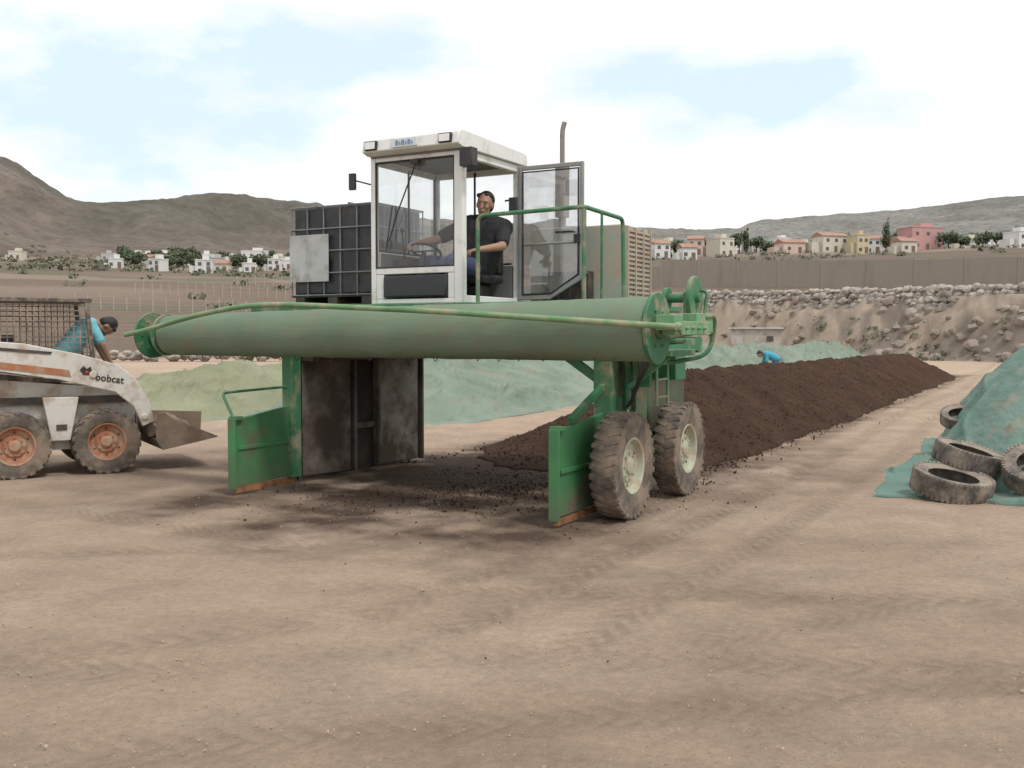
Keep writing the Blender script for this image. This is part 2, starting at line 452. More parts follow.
# ------------------------------------------------------------------ heaps
def heap(name, cx, hw, y0, y1, L, h, hfar, mat, cloth, seed, nx=90, dens=.09, label=None, cat=None, pw=2.0, fold=1., apron=.55, along=False):
    ny = int((y1-y0)/dens) if not cloth else int((y1-y0)/(dens*1.4))
    ya = y0-apron if cloth else y0-.8
    q = np.linspace(0, 1, ny); ys = ya+(y1-ya)*(q**1.5)
    bs = np.linspace(-1.14, 1.14, nx)
    B, Yy = np.meshgrid(bs, ys)
    edge = 1+(.10 if cloth else .10)*fbm(Yy*.55, np.sign(B)*3, seed, 4)
    Xl = cx+B*hw*edge
    Yj = Yy
    if cloth: Yj = Yy+.35*fbm(Xl*1.2, Xl*0, seed+7, 4)*np.clip(1-(Yy-y0)/2, 0, 1)
    jag = (.5*vnoise(B*2, B*0, seed)) if cloth else .9*fbm(Xl*.9, Yy*.9, seed, 5)
    ey = np.maximum(0, (y0+L+jag-Yy)/L); ey2 = np.maximum(0, (Yy-(y1-2.5))/2.5)
    rho = np.sqrt(B*B+ey*ey+ey2*ey2)
    hh = h+(hfar-h)*(Yy-y0)/(y1-y0)
    if cloth:
        Z = hh*np.clip(1-rho**pw, 0, 1)**.9
        up = np.clip(Z*3, .2, 1)
        if along:
            c1 = 1-2*np.abs(vnoise(Xl*1.1+.7*fbm(Xl*.4, Yy*.4, seed+3, 2), Yy*.22, seed+1))
            c2 = 1-2*np.abs(vnoise(Xl*2.4+Yy*.5+.8*fbm(Xl*.8, Yy*.8, seed+5, 2), Yy*.5, seed+2))
            c3 = 1-2*np.abs(vnoise(Yy*1.0-Xl*.5+.8*fbm(Xl*.7, Yy*.7, seed+6, 2), Xl*.45, seed+8))
            Z = Z*(.66+.6*np.clip(fbm(Xl*.35, Yy*.3, seed+9, 2)+.5, 0, 1))
            Z = Z+fold*up*(.13*c1**4+.08*c2**5+.10*c3**6-.04)
        else:
            c1 = 1-2*np.abs(vnoise(Yy*.8+Xl*.55+1.2*fbm(Xl*.5, Yy*.5, seed+3, 2), Xl*.25, seed+1))
            c2 = 1-2*np.abs(vnoise(Yy*1.9-Xl*.9+.7*fbm(Xl*.8, Yy*.8, seed+5, 2), Xl*.5, seed+2))
            c3 = 1-2*np.abs(vnoise(Xl*1.6+.7*fbm(Xl, Yy, seed+6, 2), Yy*.4, seed+8))
            Z = Z+fold*up*(.15*c1**5+.06*c2**5+.05*c3**5)
            Z = Z+hh*.15*fbm(Xl*.35, Yy*.35, seed+9, 2)*np.clip(Z*2, 0, 1)
        Z = Z+.012
        Z = np.where(rho > 1.0, np.maximum(.012+.05*fold*c2**5*(rho < 1.2)+.02*c3**5, .012), np.maximum(Z, .02))
        Z = np.where(np.abs(B) > 1.12, .004, Z)
        Z[0, :] = .004
    else:
        crr = np.clip(1-(np.sqrt(rho**2+.005)-.07), -.25, 1)
        Z = hh*crr*(.10+.90*sstep(y0+.4, y0+5.4, Yy))
        Z = Z+(fbm(Xl*1.6, Yy*1.6, seed, 5)*.07+fbm(Xl*8, Yy*8, seed+2, 3)*.045+.018*np.sin(Yy*5.5+fbm(Xl, Yy, 3, 2)*2))*np.clip(Z*5, .25, 1)
        Z = np.where(Z < .02, Z-.03, Z)
    xw = MO[0]+Xl*ca-Yj*sa; yw = MO[1]+Xl*sa+Yj*ca
    ox, oy = to_world(cx, y0)
    V = np.stack([xw-ox, yw-oy, Z], -1).reshape(-1, 3)
    n = nx; I = np.arange(ny-1)[:, None]*n; J = np.arange(n-1)[None, :]
    F = np.stack([I+J, I+J+1, I+n+J+1, I+n+J], -1).reshape(-1, 4)
    me = bpy.data.meshes.new(name); me.from_pydata(V.tolist(), [], F.tolist()); me.materials.append(mat); me.shade_smooth()
    o = bpy.data.objects.new(name, me); COL.objects.link(o); o.location = (ox, oy, 0)
    if label: tag(o, label, cat)
    return V+np.array([ox, oy, 0])
VW = heap('compost_windrow', -1.85, 1.9, 2.6, 38.0, 4.8, 1.12, .92, M_comp, False, 4, 150, .045,
     'long dark brown ridge of loose compost running behind the machine', 'compost heap')
heap('covered_windrow', -9.2, 2.6, 7.4, 60, 2.6, .95, 1.0, M_clothA, True, 12, 170, .05,
     'long heap covered with pale blue-green fabric sheet', 'covered heap', 1.4, 1.9, .55, True)
heap('covered_windrow', -13.4, 2.3, 5.9, 58, 2.6, .74, .80, M_clothB, True, 22, 150, .06,
     'long heap covered with faded yellow-green fabric sheet', 'covered heap', 1.4, 1.8, .55, True)
VC = heap('covered_windrow', 4.12, 1.82, 3.4, 42, 3.9, 1.66, 1.3, M_clothC, True, 33, 210, .042,
     'heap covered with wrinkled teal-green sheet weighted by old tyres', 'covered heap', 1.5, 1.35, .25)
def hz(x, y, r=.4):
    d = np.hypot(VC[:, 0]-x, VC[:, 1]-y); return float(VC[d < r, 2].max()), float(VC[d < r, 2].mean())

def clods(name, mat, pts):
    mb = MB()
    for (x, y, z, s) in pts:
        q = Euler((rnd.uniform(0,3), rnd.uniform(0,3), rnd.uniform(0,3))).to_matrix()
        vs = [(1,0,0),(-1,0,0),(0,1,0),(0,-1,0),(0,0,1),(0,0,-1)]
        vs = [Vector((x, y, z))+ (q @ Vector([c*s*rnd.uniform(.55,1.2) for c in v])) for v in vs]
        mb.add(vs, [(0,2,4),(2,1,4),(1,3,4),(3,0,4),(2,0,5),(1,2,5),(3,1,5),(0,3,5)])
    o = mb.obj(name, mat, smooth=False); o['kind'] = 'stuff'; return o
pts = []
for i in range(2200):
    lx = rnd.gauss(-1.7, .9); ly = rnd.gauss(2.0, 1.1)
    x, y = to_world(lx, ly); s = rnd.uniform(.005, .015)*(2.0 if rnd.random() < .06 else 1)
    pts.append((x, y, tz(x, y)+.003, s))
for i in range(1100):
    ly = 3+rnd.random()**1.6*30; sd = 1 if rnd.random() < .75 else -1
    lx = -1.85+sd*(1.7+abs(rnd.gauss(0, .24))); x, y = to_world(lx, ly)
    pts.append((x, y, .01, rnd.uniform(.008, .026)))
nv = len(VW)
for i in range(5000):
    v = VW[int(nv*rnd.random()*.75)]
    if v[2] > .03: pts.append((v[0], v[1], v[2]+.004, rnd.uniform(.008, .026)))
for i in range(30):
    y = 5+rnd.random()*6; x = rnd.uniform(-.4, .4)*y
    pts.append((x, y, .008, rnd.uniform(.004, .009)))
clods('compost_clods', M_comp, pts)
M_stone = pmat('pale_pebble', (.38,.295,.22), .9, 0, .3, 8, None, bmp=.3, bs=60)
pts = []
for i in range(5200):
    y = 2.5+rnd.random()**1.3*22; x = rnd.uniform(-.62, .62)*y
    pts.append((x, y, .006, rnd.uniform(.003, .009)*(2.2 if rnd.random() < .03 else 1)))
clods('gravel', M_stone, pts)

# ------------------------------------------------------------------ wheels
def tyre_mb(Rr, w, rr, n, lugh=.03, axis_m=None, chev=.5, dens=.26):
    mb = MB(); mb.xf = axis_m; T = Rr-rr
    o = [(-.40*w, rr), (-.48*w, rr+.22*T), (-.5*w, rr+.55*T), (-.46*w, Rr*.95), (-.36*w, Rr*.975), (-.15*w, Rr*.985)]
    prof = o+[(-h, r) for h, r in reversed(o)]+[(.36*w, rr+.03*T), (.40*w, rr+.5*T), (.2*w, Rr*.93), (-.2*w, Rr*.93), (-.40*w, rr+.5*T), (-.36*w, rr+.03*T)]
    mb.lathe(prof, 72)
    base = axis_m if axis_m is not None else Matrix.Identity(4)
    if n:
        pitch = 2*math.pi/n
        for i in range(n):
            for sd in (-1, 1):
                a = (i+(.25 if sd > 0 else -.25))*pitch
                mb.xf = base @ Matrix.Rotation(a, 4, 'X') @ Matrix.Translation((sd*w*.245, 0, Rr*.978)) @ Matrix.Rotation(sd*chev, 4, 'Z')
                th = pitch*Rr*dens
                mb.box((-w*.23, -th, -.012), (w*.23, th, lugh))
                mb.xf = base @ Matrix.Rotation(a, 4, 'X') @ Matrix.Translation((sd*w*.468, w*.22*math.sin(chev), Rr*.935)) @ Matrix.Rotation(sd*.25, 4, 'Y')
                mb.box((-.012, -th*.9, -Rr*.035), (.005, th*.9, Rr*.04))
    return mb
def rim_mb(rr, w, axis_m, out=1, bolts=8):
    mb = MB(); mb.xf = axis_m; o = out
    prof = [(o*.40*w, rr*1.03), (o*.43*w, rr*1.0), (o*.40*w, rr*.93), (o*.18*w, rr*.86), (o*.14*w, rr*.62), (o*.22*w, rr*.55), (o*.22*w, rr*.34), (o*.30*w, rr*.30), (o*.34*w, rr*.22), (o*.34*w, 0.001),
            (-o*.1*w, .001), (-o*.1*w, rr*.85), (-o*.40*w, rr*1.0)]
    mb.lathe(prof, 40)
    for i in range(bolts):
        a = 2*math.pi*i/bolts; y = math.cos(a)*rr*.45; z = math.sin(a)*rr*.45
        mb.cyl((o*.2*w, y, z), (o*.30*w, y, z), rr*.05, n=6)
    for i in range(6):
        a = 2*math.pi*(i+.5)/6
        mb.ball((o*.155*w, math.cos(a)*rr*.73, math.sin(a)*rr*.73), (.006, rr*.07, rr*.07), n=8, mi=1)
    return mb
def make_wheels(root, places, Rr, w, rr, n, rimmat, rubber, lugh, ax=None, chev=.5):
    ty = rm = None
    for i, (loc, out) in enumerate(places):
        wh = empty('wheel', loc, 0, root)
        A = (ax if ax is not None else Matrix.Identity(4))
        if ty is None:
            ty = tyre_mb(Rr, w, rr, n, lugh, A, chev).obj('tyre', rubber, wh, .003, True, 30)
            rm = rim_mb(rr, w, A, out).obj('rim', [rimmat, M_dark], wh, 0, True, 30)
        else:
            t2 = ty.copy(); COL.objects.link(t2); t2.parent = wh
            if ax is None: t2.rotation_euler = (.37*i, 0, 0)
            else: t2.rotation_euler = (0, .37*i, 0)
            r2 = rm.copy(); COL.objects.link(r2); r2.parent = wh
            if out != places[0][1]: r2.rotation_euler = (0, 0, math.pi)
            else:
                if ax is None: r2.rotation_euler = (.6*i, 0, 0)

# ------------------------------------------------------------------ compost turner
T = empty('compost_turner', (MO[0], MO[1], 0), MA, None,
          'large green straddling compost turning machine with white cab and fabric roll', 'compost turner')
make_wheels(T, [((.33, .82, .49), 1), ((.31, 2.42, .49), 1), ((-4.06, 1.7, .49), -1), ((-4.06, 2.85, .49), -1)], .50, .25, .26, 32, M_rim, M_rubber, .008, None, .35)
for x0, x1 in ((-3.80, -3.75), (0.0, .05)):
    mb = MB()
    yl = 1.0 if x0 < -1 else 1.32
    zt0 = .80 if x0 < -1 else .86
    mb.prism([(0,.10),(0,zt0),(yl,zt0+.12),(yl,.10)], 'yz', x0, x1)
    mb.box((x0-.02, -.03, .07), (x1+.03, -.002, zt0+.02))
    mb.box((x0-.03, .002, zt0), (x1+.035, .10, zt0+.04))
    mb.beam(((x0+x1)/2, .05, .50), ((x0+x1)/2, yl-.02, .50), .08 if x0 < -1 else .09, .04)
    mb.obj('side_shield', M_greenshield, T, .004)
    MB().box((x0+.005, .03, .02), (x1-.005, yl-.02, .085)).obj('scraper_strip', M_rust, T, .003)
mb = MB()
mb.prism([(1.0,.03),(1.0,1.5),(3.3,1.5),(3.3,.03)], 'yz', -3.80, -3.752)
mb.box((-3.80,3.302,.05), (-3.60,3.34,1.5)); mb.box((-3.75, 1.05, 1.40), (-3.56, 3.25, 1.46))
mb.obj('tunnel_wall', M_inner, T, .004)
def curved(pts, z0, z1, th=.012):
    mb = MB(); n_ = len(pts); vs = []
    for (x, y) in pts:
        vs += [(x, y, z0), (x, y, z1), (x-th, y+th*.3, z1), (x-th, y+th*.3, z0)]
    fs = []
    for i in range(n_-1):
        a = i*4; b2 = a+4
        for k in range(4): fs.append((a+k, b2+k, b2+(k+1) % 4, a+(k+1) % 4))
    fs += [(0,1,2,3), tuple(n_*4-4+k for k in (3,2,1,0))]
    return mb.add(vs, fs)
curved([(-3.73+.13*math.sin(i/10*math.pi/2)**2, 1.05+.72*i/10) for i in range(11)], .08, 1.395).obj('liner_panel', M_inner, T, 0, True, 50)
curved([(-3.595, 1.78), (-3.62,1.80), (-3.735, 1.90), (-3.738,2.45)], .06, 1.395).obj('shade_painted_panel', M_chambershade, T, 0, True, 20)  # recess between the plates, its depth shade put into the colour
curved([(-3.735+.09*math.sin(i/10*math.pi/2)**2, 2.46+.80*i/10) for i in range(11)], .06, 1.395).obj('wear_plate', M_worn, T, 0, True, 50)
mb = MB(); mb.box((-3.74,1.92,.05), (-3.66,1.98,1.39)); mb.box((-3.74,2.40,.05), (-3.66,2.45,1.39)); mb.box((-3.735,1.99,.55), (-3.69,2.39,.62)); mb.obj('wall_rib', M_inner, T, .004)
MB().prism([(1.33,.2),(1.33,1.5),(3.3,1.5),(3.3,.1)], 'yz', 0.0, .05).obj('tunnel_wall', M_innerg, T, .004)
mb = MB()
mb.box((-3.84, .84, .09), (-3.70, 1.0, 1.5)); mb.box((-.06, 1.0, .9), (.12, 1.2, 1.52))
mb.box((-.03, 1.2, .95), (.10, 1.33, 1.1))
mb.beam((.03,.30,.93), (.03,1.05,1.22), .06, .06)
mb.beam((-.02, 1.1, 1.25), (-.4, 1.1, 1.5), .08, .08)
for yy in (1.02, 3.2): mb.box((-4.4, yy, 1.50), (.25, yy+.14, 1.68))
mb.box((-4.4, 1.2, 1.52), (-4.28, 3.2, 1.66)); mb.box((.13, 1.2, 1.52), (.25, 3.2, 1.66))
mb.obj('main_frame', M_green, T, .006)
MB().box((-3.95, 1.18, 1.70), (-.12, 3.15, 1.96)).box((-3.6, 1.3, 1.53), (-.5, 3.1, 1.69)).obj('chassis_housing', M_innerg, T, .01)
MB().box((-4.45, 1.0, 1.965), (-.08, 3.6, 2.035)).obj('deck', M_green, T, .008)
for sx, x, y0b in ((1, .07, .82), (-1, -3.87, 1.7)):
    mb = MB(); y1b = y0b+(1.6 if sx > 0 else 1.15); ym = (y0b+y1b)/2
    mb.beam((x+sx*.03,y0b-.1,.51), (x+sx*.03,ym,.74), .08, .16); mb.beam((x+sx*.03,ym,.74), (x+sx*.03,y1b+.1,.51), .08, .16)
    mb.box((x-.03, ym-.15, .62), (x+.08*sx+.04, ym+.15, 1.52))
    for yy in (y0b, y1b): mb.cyl((x-.02*sx, yy, .49), (x+sx*.24, yy, .49), .07)
    mb.beam((x+sx*.08,ym,1.3), (x+sx*.3,ym-.45,1.5), .07, .07)
    mb.cyl((x+sx*.12, 1.25, .98), (x+sx*.12, 1.25, 1.5), .035)
    mb.obj('wheel_bogie', M_green, T, .006)
    MB().cyl((x+sx*.12, 1.25, .72), (x+sx*.12, 1.25, .99), .02).obj('hydraulic_rod', M_steel, T)
mb = MB()
for yy in (1.28, 1.58): mb.tube([(.48, yy, 1.02), (.47, yy, 1.72)], .016)
for zz in (1.1, 1.27, 1.44, 1.61): mb.cyl((.48, 1.28, zz), (.48, 1.58, zz), .013, n=8)
mb.beam((.14,1.43,1.6), (.47,1.43,1.6), .04, .04)
mb.obj('ladder', M_lgreen, T)
mb = MB()
mb.box((.27, 1.02, 1.50), (.72, 1.7, 1.56)); mb.beam((.27,1.1,1.2), (.66,1.1,1.5), .05, .05)
mb.box((.26,1.2,1.2), (.44,1.25,1.5)); mb.box((.14, 1.75, 1.25), (.5, 2.05, 1.5))
mb.obj('side_bracket', M_green, T, .005)
# roll
XA, XB, YR = -5.05, .80, .35
def rollz(x): return 1.70+(x-XA)/(XB-XA)*.055
nL, nR_ = 200, 64; vs = []; fs = []
for i in range(nL+1):
    x = XA+(XB-XA)*i/nL
    r0 = .212+.058*(i/nL)**.8
    for k in range(nR_):
        t = 2*math.pi*k/nR_
        d = float(vnoise(x*1.6, t*1.3, 3))*.006+float(vnoise(x*7+t*2, t*3.0, 8))*.006+.0035*max(0, math.sin(x*9.0+t*1.5))**6
        lay = .014*((t/(2*math.pi)+.22) % 1)
        rr_ = r0+d+lay
        vs.append((x, YR+rr_*math.cos(t), rollz(x)+rr_*math.sin(t)))
for i in range(nL):
    for k in range(nR_):
        fs.append((i*nR_+k, i*nR_+(k+1) % nR_, (i+1)*nR_+(k+1) % nR_, (i+1)*nR_+k))
fs += [tuple(range(nR_)), tuple(range(nL*nR_, (nL+1)*nR_))]
MB().add(vs, fs).obj('fabric_roll', M_roll, T, 0, True, 50, 'sage green fabric wound on a long roller')
for x, r in ((XA-.30, .262), (XB+.03, .31)):
    mb = MB(); z = rollz(x); mb.cyl((x-.016, YR, z), (x+.016, YR, z), r, n=40)
    mb.cyl((x-.05, YR, z), (x+.05, YR, z), .09, n=20)
    for i in range(6):
        a = i*math.pi/3; mb.cyl((x-.03, YR+.17*math.cos(a), z+.17*math.sin(a)), (x+.03, YR+.17*math.cos(a), z+.17*math.sin(a)), .014, n=6)
    if x < 0:
        mb.cyl((XA-.3, YR, 1.70), (XA+.1, YR, 1.70), .06); mb.cyl((XA-.08, YR, 1.70), (XA-.05, YR, 1.70), .235, n=36)
    else: mb.cyl((XB+.03, YR, 1.757), (XB+.26, YR, 1.757), .05)
    mb.obj('roll_flange', M_green, T, .004)
for a in range(22):
    mb = MB(); x = XA+.3+a*.25+rnd.uniform(-.05,.05); t = rnd.uniform(4.2, 5.0)
    mb.tube([(x, YR+.25*math.cos(t), rollz(x)+.25*math.sin(t)), (x+.03, YR+.27*math.cos(t)-.01, rollz(x)+.290*math.sin(t)), (x+.06, YR+.25*math.cos(t), rollz(x)+.255*math.sin(t))], .005, 5)
    mb.obj('fabric_tie', M_dark, T)
mb = MB()
mb.box((XB+.12, YR-.12, 1.70), (XB+.24, YR+.78, 1.82)); mb.box((XB+.10, YR-.22, 1.74), (XB+.27, YR-.02, 1.87))
mb.beam((XB+.18, YR+.7, 1.76), (.2, 1.25, 1.62), .09, .09)
mb.box((XB+.02, 1.02, 1.72), (XB+.16, 1.5, 1.90))
for i in range(5): mb.cyl((XB+.10, YR-.02+.16*i, 1.76), (XB+.27, YR-.02+.16*i, 1.76), .018, n=6)
mb.obj('roll_arm', M_lgreen, T, .006)
MB().box((-4.90, 1.02, 1.66), (-4.4, 1.14, 1.78)).box((-5.44, YR-.06, 1.65), (-5.38, 1.1, 1.77)).box((-5.44, 1.02, 1.66), (-4.85, 1.14, 1.78)).obj('roll_arm', M_lgreen, T, .006)
mb = MB()
mb.cyl((XB+.02, 1.3, 2.05), (XB+.06, 1.3, 2.05), .205, n=32); mb.cyl((XB-.25, 1.3, 2.05), (XB-.21, 1.3, 2.05), .10, n=32)
mb.cyl((XB-.3, 1.3, 2.05), (XB+.1, 1.3, 2.05), .045)
mb.box((XB-.05, 1.24, 1.86), (XB+.01, 1.36, 2.1))
mb.obj('winch_drum', M_green, T, .004)
mb = MB()
mb.tube([(XB+.15,1.28,1.86),(XB+.17,1.52,1.9),(XB+.12,1.66,1.72),(XB+.08,1.6,1.5),(XB-.30,1.45,1.42),(.5,1.3,1.45)], .022, fil=.14)
mb.tube([(XB-.28,1.25,1.62),(XB+.05,1.0,1.64)], .02)
mb.tube([(XB+.10,1.36,1.75),(XB+.13,1.42,2.12),(XB+.0,1.42,2.12)], .016, fil=.06)
mb.obj('hose_guard', M_green, T)
for k in range(3): MB().tube([(.3+.05*k, 1.1, 1.6), (.45+.05*k, .95, 1.45+.02*k), (.35, 1.05, 1.15), (.2, 1.2+.05*k, 1.0)], .011, 6, fil=.15).obj('hydraulic_hose', M_black, T)
mb = MB()
mb.tube([(-5.42,.02,1.70),(-5.0,-.02,1.76),(-4.3,-.06,1.90),(-3.55,-.08,2.0),(-3.0,-.08,2.01),(-1.2,-.07,1.92),(1.14,-.02,1.765)], .027, 12, fil=.35)
mb.tube([(1.12,-.02,1.765),(1.08,.2,1.78)], .03)
mb.obj('guide_pipe', pmat('olive_pipe', (.13,.26,.12), .5, 0, .25, 3, DUST, .45, 3, .1, 30), T)
mb = MB()
mb.tube([(-3.77,.9,1.12),(-4.0,.12,1.08),(-3.95,.04,1.06),(-3.78,.02,.82)], .015, fil=.05)
mb.obj('shield_brace', M_green, T)
mb = MB(); zt = 2.92
mb.tube([(-1.40,1.08,2.03),(-1.40,1.08,zt),(-.20,1.08,zt+.02),(-.20,2.04,zt),(-.20,2.08,2.03)], .022, fil=.08)
mb.tube([(-.20,1.08,2.03),(-.20,1.08,zt)], .022)
mb.tube([(-.20,1.5,2.03),(-.20,1.5,zt)], .014)
mb.obj('railing', M_green, T)
M_eng = pmat('engine_cover', (.33,.345,.30), .6, 0, .15, 3, DUST, .45, 3, .1, 30)
MB().box((-1.62, 2.64, 2.04), (-.45, 3.4, 2.94)).obj('engine_housing', M_eng, T, .015)
mb = MB(); mb.box((-.448, 2.66, 2.06), (-.425, 3.38, 2.92))
for k in range(15): mb.box((-.425, 2.70, 2.12+.053*k), (-.40, 3.34, 2.145+.053*k))
for k in range(4): mb.box((-.425, 2.66+.23*k, 2.06), (-.392, 2.69+.23*k, 2.92))
mb.obj('radiator_grille', M_louvre, T)
mb = MB(); mb.box((-1.4,2.50,2.1), (-.8,2.638,2.42))
for k in range(4): mb.tube([(-1.3+.15*k,2.45,2.05),(-1.32+.15*k,2.42,2.25+.04*k),(-1.2+.13*k,2.5,2.4)], .016, 8, fil=.1)
mb.obj('engine_block', M_dark, T, .006)
mb = MB()
mb.cyl((-1.38,3.0,2.94), (-1.38,3.0,3.2), .045); mb.cyl((-1.38,3.0,3.1), (-1.38,3.0,3.72), .085, n=24)
mb.tube([(-1.38,3.0,3.70),(-1.38,3.0,4.13),(-1.355,3.01,4.22)], .030, 14, fil=.08)
mb.obj('exhaust_pipe', pmat('grey_exhaust', (.25,.23,.22), .5, .4, .25, 5, (.22,.16,.12), .35, 5, .1, 40), T)
# ---- cab
cx0, cx1, cy0, cy1, cz0, cz1 = -2.82, -1.63, 1.16, 2.46, 2.04, 3.64
mb = MB(); p = .065
mb.box((cx0, cy0, cz0), (cx0+p, cy0+p, cz1)); mb.box((cx1-.11, cy0, cz0), (cx1, cy0+.08, cz1))
mb.box((cx0, cy1-p, cz0), (cx0+p, cy1, cz1)); mb.box((cx1-p, cy1-.1, cz0), (cx1, cy1, cz1))
mb.box((cx0+p+.001, cy0+.003, 2.36), (cx1-.111, cy0+.06, 2.43)); mb.box((cx0+p+.001, cy0+.003, 2.041), (cx1-.111, cy0+.06, 2.09))
mb.box((cx0+p+.001, cy0+.005, 2.091), (cx0+p+.10, cy0+.06, 2.359)); mb.box((cx1-.11-.08, cy0+.005, 2.091), (cx1-.111, cy0+.06, 2.359))
mb.box((cx0+p+.001, cy0+.003, cz1-.06), (cx1-.111, cy0+.06, cz1))
mb.box((cx0+.004, cy0+p+.001, cz0+.001), (cx0+.06, cy1-p-.001, 2.62)); mb.box((cx0+.004, cy0+p+.001, cz1-.08), (cx0+.06, cy1-p-.001, cz1))
mb.box((cx0+p+.001, cy1-.07, cz0+.001), (cx1-p-.001, cy1-.004, 2.5)); mb.box((cx0+p+.001, cy1-.07, cz1-.08), (cx1-p-.001, cy1-.004, cz1))
mb.box((cx1-.07, cy0+.081, cz0+.001), (cx1-.004, cy1-.101, 2.12)); mb.box((cx1-.07, cy0+.081, cz1-.08), (cx1-.004, cy1-.101, cz1))
CAB = mb.obj('cab', M_white, T, .008)
mb = MB(); mb.box((cx0+.1, cy0+.1, 2.05), (cx1-.1, cy1-.1, 2.07)); mb.box((cx0+.08, cy1-.10, 2.08), (cx1-.08, cy1-.075, 2.5)); mb.box((cx0+.065, cy0+.1, 2.08), (cx0+.085, cy1-.11, 2.60))
mb.box((cx0+.02, cy0-.02, 3.625), (cx1-.02, cy1, 3.643)); mb.obj('cab_lining', M_lining, CAB)
mb = MB()
mb.prism([(cy0-.14,3.675),(cy0-.12,3.80),(cy0-.04,3.83),(cy1+.02,3.79),(cy1+.08,3.76),(cy1+.08,3.645),(cy0-.05,3.645)], 'yz', cx0-.01, cx1+.03)
mb.obj('roof', M_white, CAB, .010)
for hx in (cx0+.04, cx1-.20):
    h = MB().box((hx, cy0-.165, 3.685), (hx+.155, cy0-.12, 3.785)).obj('headlight', M_black, CAB, .008)
    MB().box((hx+.012, cy0-.172, 3.697), (hx+.143, cy0-.164, 3.773)).obj('lens', M_lamp, h, .003)
MB().box((-2.42, cy0-.157, 3.69), (-2.10, cy0-.130, 3.78)).obj('roof_sign', M_plate, CAB, .003)
mb = MB()
for k, (a, b_) in enumerate(((0,.035),(.05,.062),(.078,.113),(.128,.14),(.156,.19),(.205,.218))):
    mb.box((-2.37+a, cy0-.162, 3.71), (-2.37+b_, cy0-.1575, 3.71+(.05 if k % 2 == 0 else .035)))
mb.obj('sign_mark', M_blue, CAB)
MB().box((cx0+p, cy0+.02, 2.43), (cx1-.11, cy0+.026, cz1-.06)).obj('windshield', M_glass, CAB)
lw0, lw1 = cx0+.20, cx1-.23
MB().box((lw0-.03, cy0-.012, 2.11), (lw1+.03, cy0+.02, 2.345)).obj('lower_window', M_darkglass, CAB, .02)
MB().box((cx0+.03, cy0+p, 2.62), (cx0+.036, cy1-p, cz1-.08)).obj('side_window', M_glass, CAB)
MB().box((cx0+p, cy1-.04, 2.5), (cx1-p, cy1-.034, cz1-.08)).obj('rear_window', M_glass, CAB)
mb = MB()
for a, b_ in (((cx0+p,cy0+.012,2.43),(cx0+p,cy0+.012,cz1-.06)), ((cx1-.11,cy0+.012,2.43),(cx1-.11,cy0+.012,cz1-.06)), ((cx0+p,cy0+.012,2.435),(cx1-.11,cy0+.012,2.435)), ((cx0+p,cy0+.012,cz1-.065),(cx1-.11,cy0+.012,cz1-.065)),
              ((cx0+.05,cy1-.1,2.62),(cx0+.05,cy1-.1,3.6)), ((cx0+.055,cy0+.65,2.62),(cx0+.055,cy0+.65,3.58)), ((cx0+.05,cy0+.1,2.63),(cx0+.05,cy1-.1,2.63)), ((cx0+.6,cy1-.08,2.1),(cx0+.6,cy1-.08,3.6)), ((cx0+.1,cy1-.08,2.52),(cx1-.1,cy1-.08,2.52))):
    mb.tube([a, b_], .013, 6)
mb.obj('window_seal', M_black, CAB)
mb = MB(); mb.tube([(-2.2,cy0-.02,3.54),(-2.45,cy0-.03,3.0),(-2.56,cy0-.02,2.72)], .008, 6); mb.box((-2.26,cy0-.05,3.52), (-2.16,cy0+.0,3.57)); mb.tube([(-2.52,cy0-.015,3.10),(-2.60,cy0-.015,2.62)], .007, 5)
mb.obj('wiper', M_black, CAB)
mb = MB(); mb.tube([(cx0,cy0+.02,3.35),(cx0-.17,cy0-.08,3.40)], .010, 6); mb.box((cx0-.21,cy0-.12,3.29), (cx0-.13,cy0-.08,3.47)); mb.obj('mirror', M_black, CAB, .012)
mb = MB(); mb.tube([(cx1,cy0+.03,3.45),(cx1+.10,cy0-.05,3.5)], .012, 6); mb.box((cx1+.02,cy0-.10,3.44), (cx1+.17,cy0+.02,3.63)); mb.obj('work_lamp', M_black, CAB, .015)
mb = MB(); mb.tube([(cx1+.0,cy0+.9,3.2),(cx1+.12,cy0+.85,3.2)], .012, 6); mb.box((cx1+.10,cy0+.80,3.05), (cx1+.20,cy0+.84,3.22)); mb.obj('mirror', M_black, CAB, .012)
mb = MB(); mb.box((-2.22,1.82,2.28), (-1.74,2.24,2.38)); mb.box((-2.18,2.24,2.38), (-1.80,2.35,2.84)); mb.box((-2.05,1.9,2.07), (-1.85,2.15,2.28)); mb.obj('seat', M_black, CAB, .04)
mb = MB(); mb.cyl((-2.32,1.25,2.07), (-2.28,1.40,2.60), .03)
mb.xf = Matrix.Translation((-2.27,1.42,2.62)) @ Matrix.Rotation(R(-25), 4, 'X') @ Matrix.Rotation(R(90), 4, 'Y')
mb.lathe([(.012*math.cos(a), .17+.012*math.sin(a)) for a in [i*math.pi/4 for i in range(8)]], 32); mb.xf = None
mb.tube([(-2.43,1.44,2.62),(-2.11,1.40,2.62)], .01, 6)
mb.obj('steering_wheel', M_black, CAB)
mb = MB(); mb.box((-2.73,1.45,2.08), (-2.50,2.1,2.55)); mb.tube([(-2.6,1.5,2.5),(-2.57,1.4,2.85)], .012, 6); mb.ball((-2.57,1.4,2.86), .025)
mb.obj('control_console', M_dark, CAB, .02)
mb = MB(); mb.tube([(-1.74,1.38,2.07),(-1.74,1.34,2.56)], .012, 6); mb.ball((-1.74,1.34,2.58), .028); mb.obj('control_lever', M_dark, CAB)
dx0, dx1, dy = cx1+.01, cx1+.83, cy1-.10
mb = MB()
fr = .045
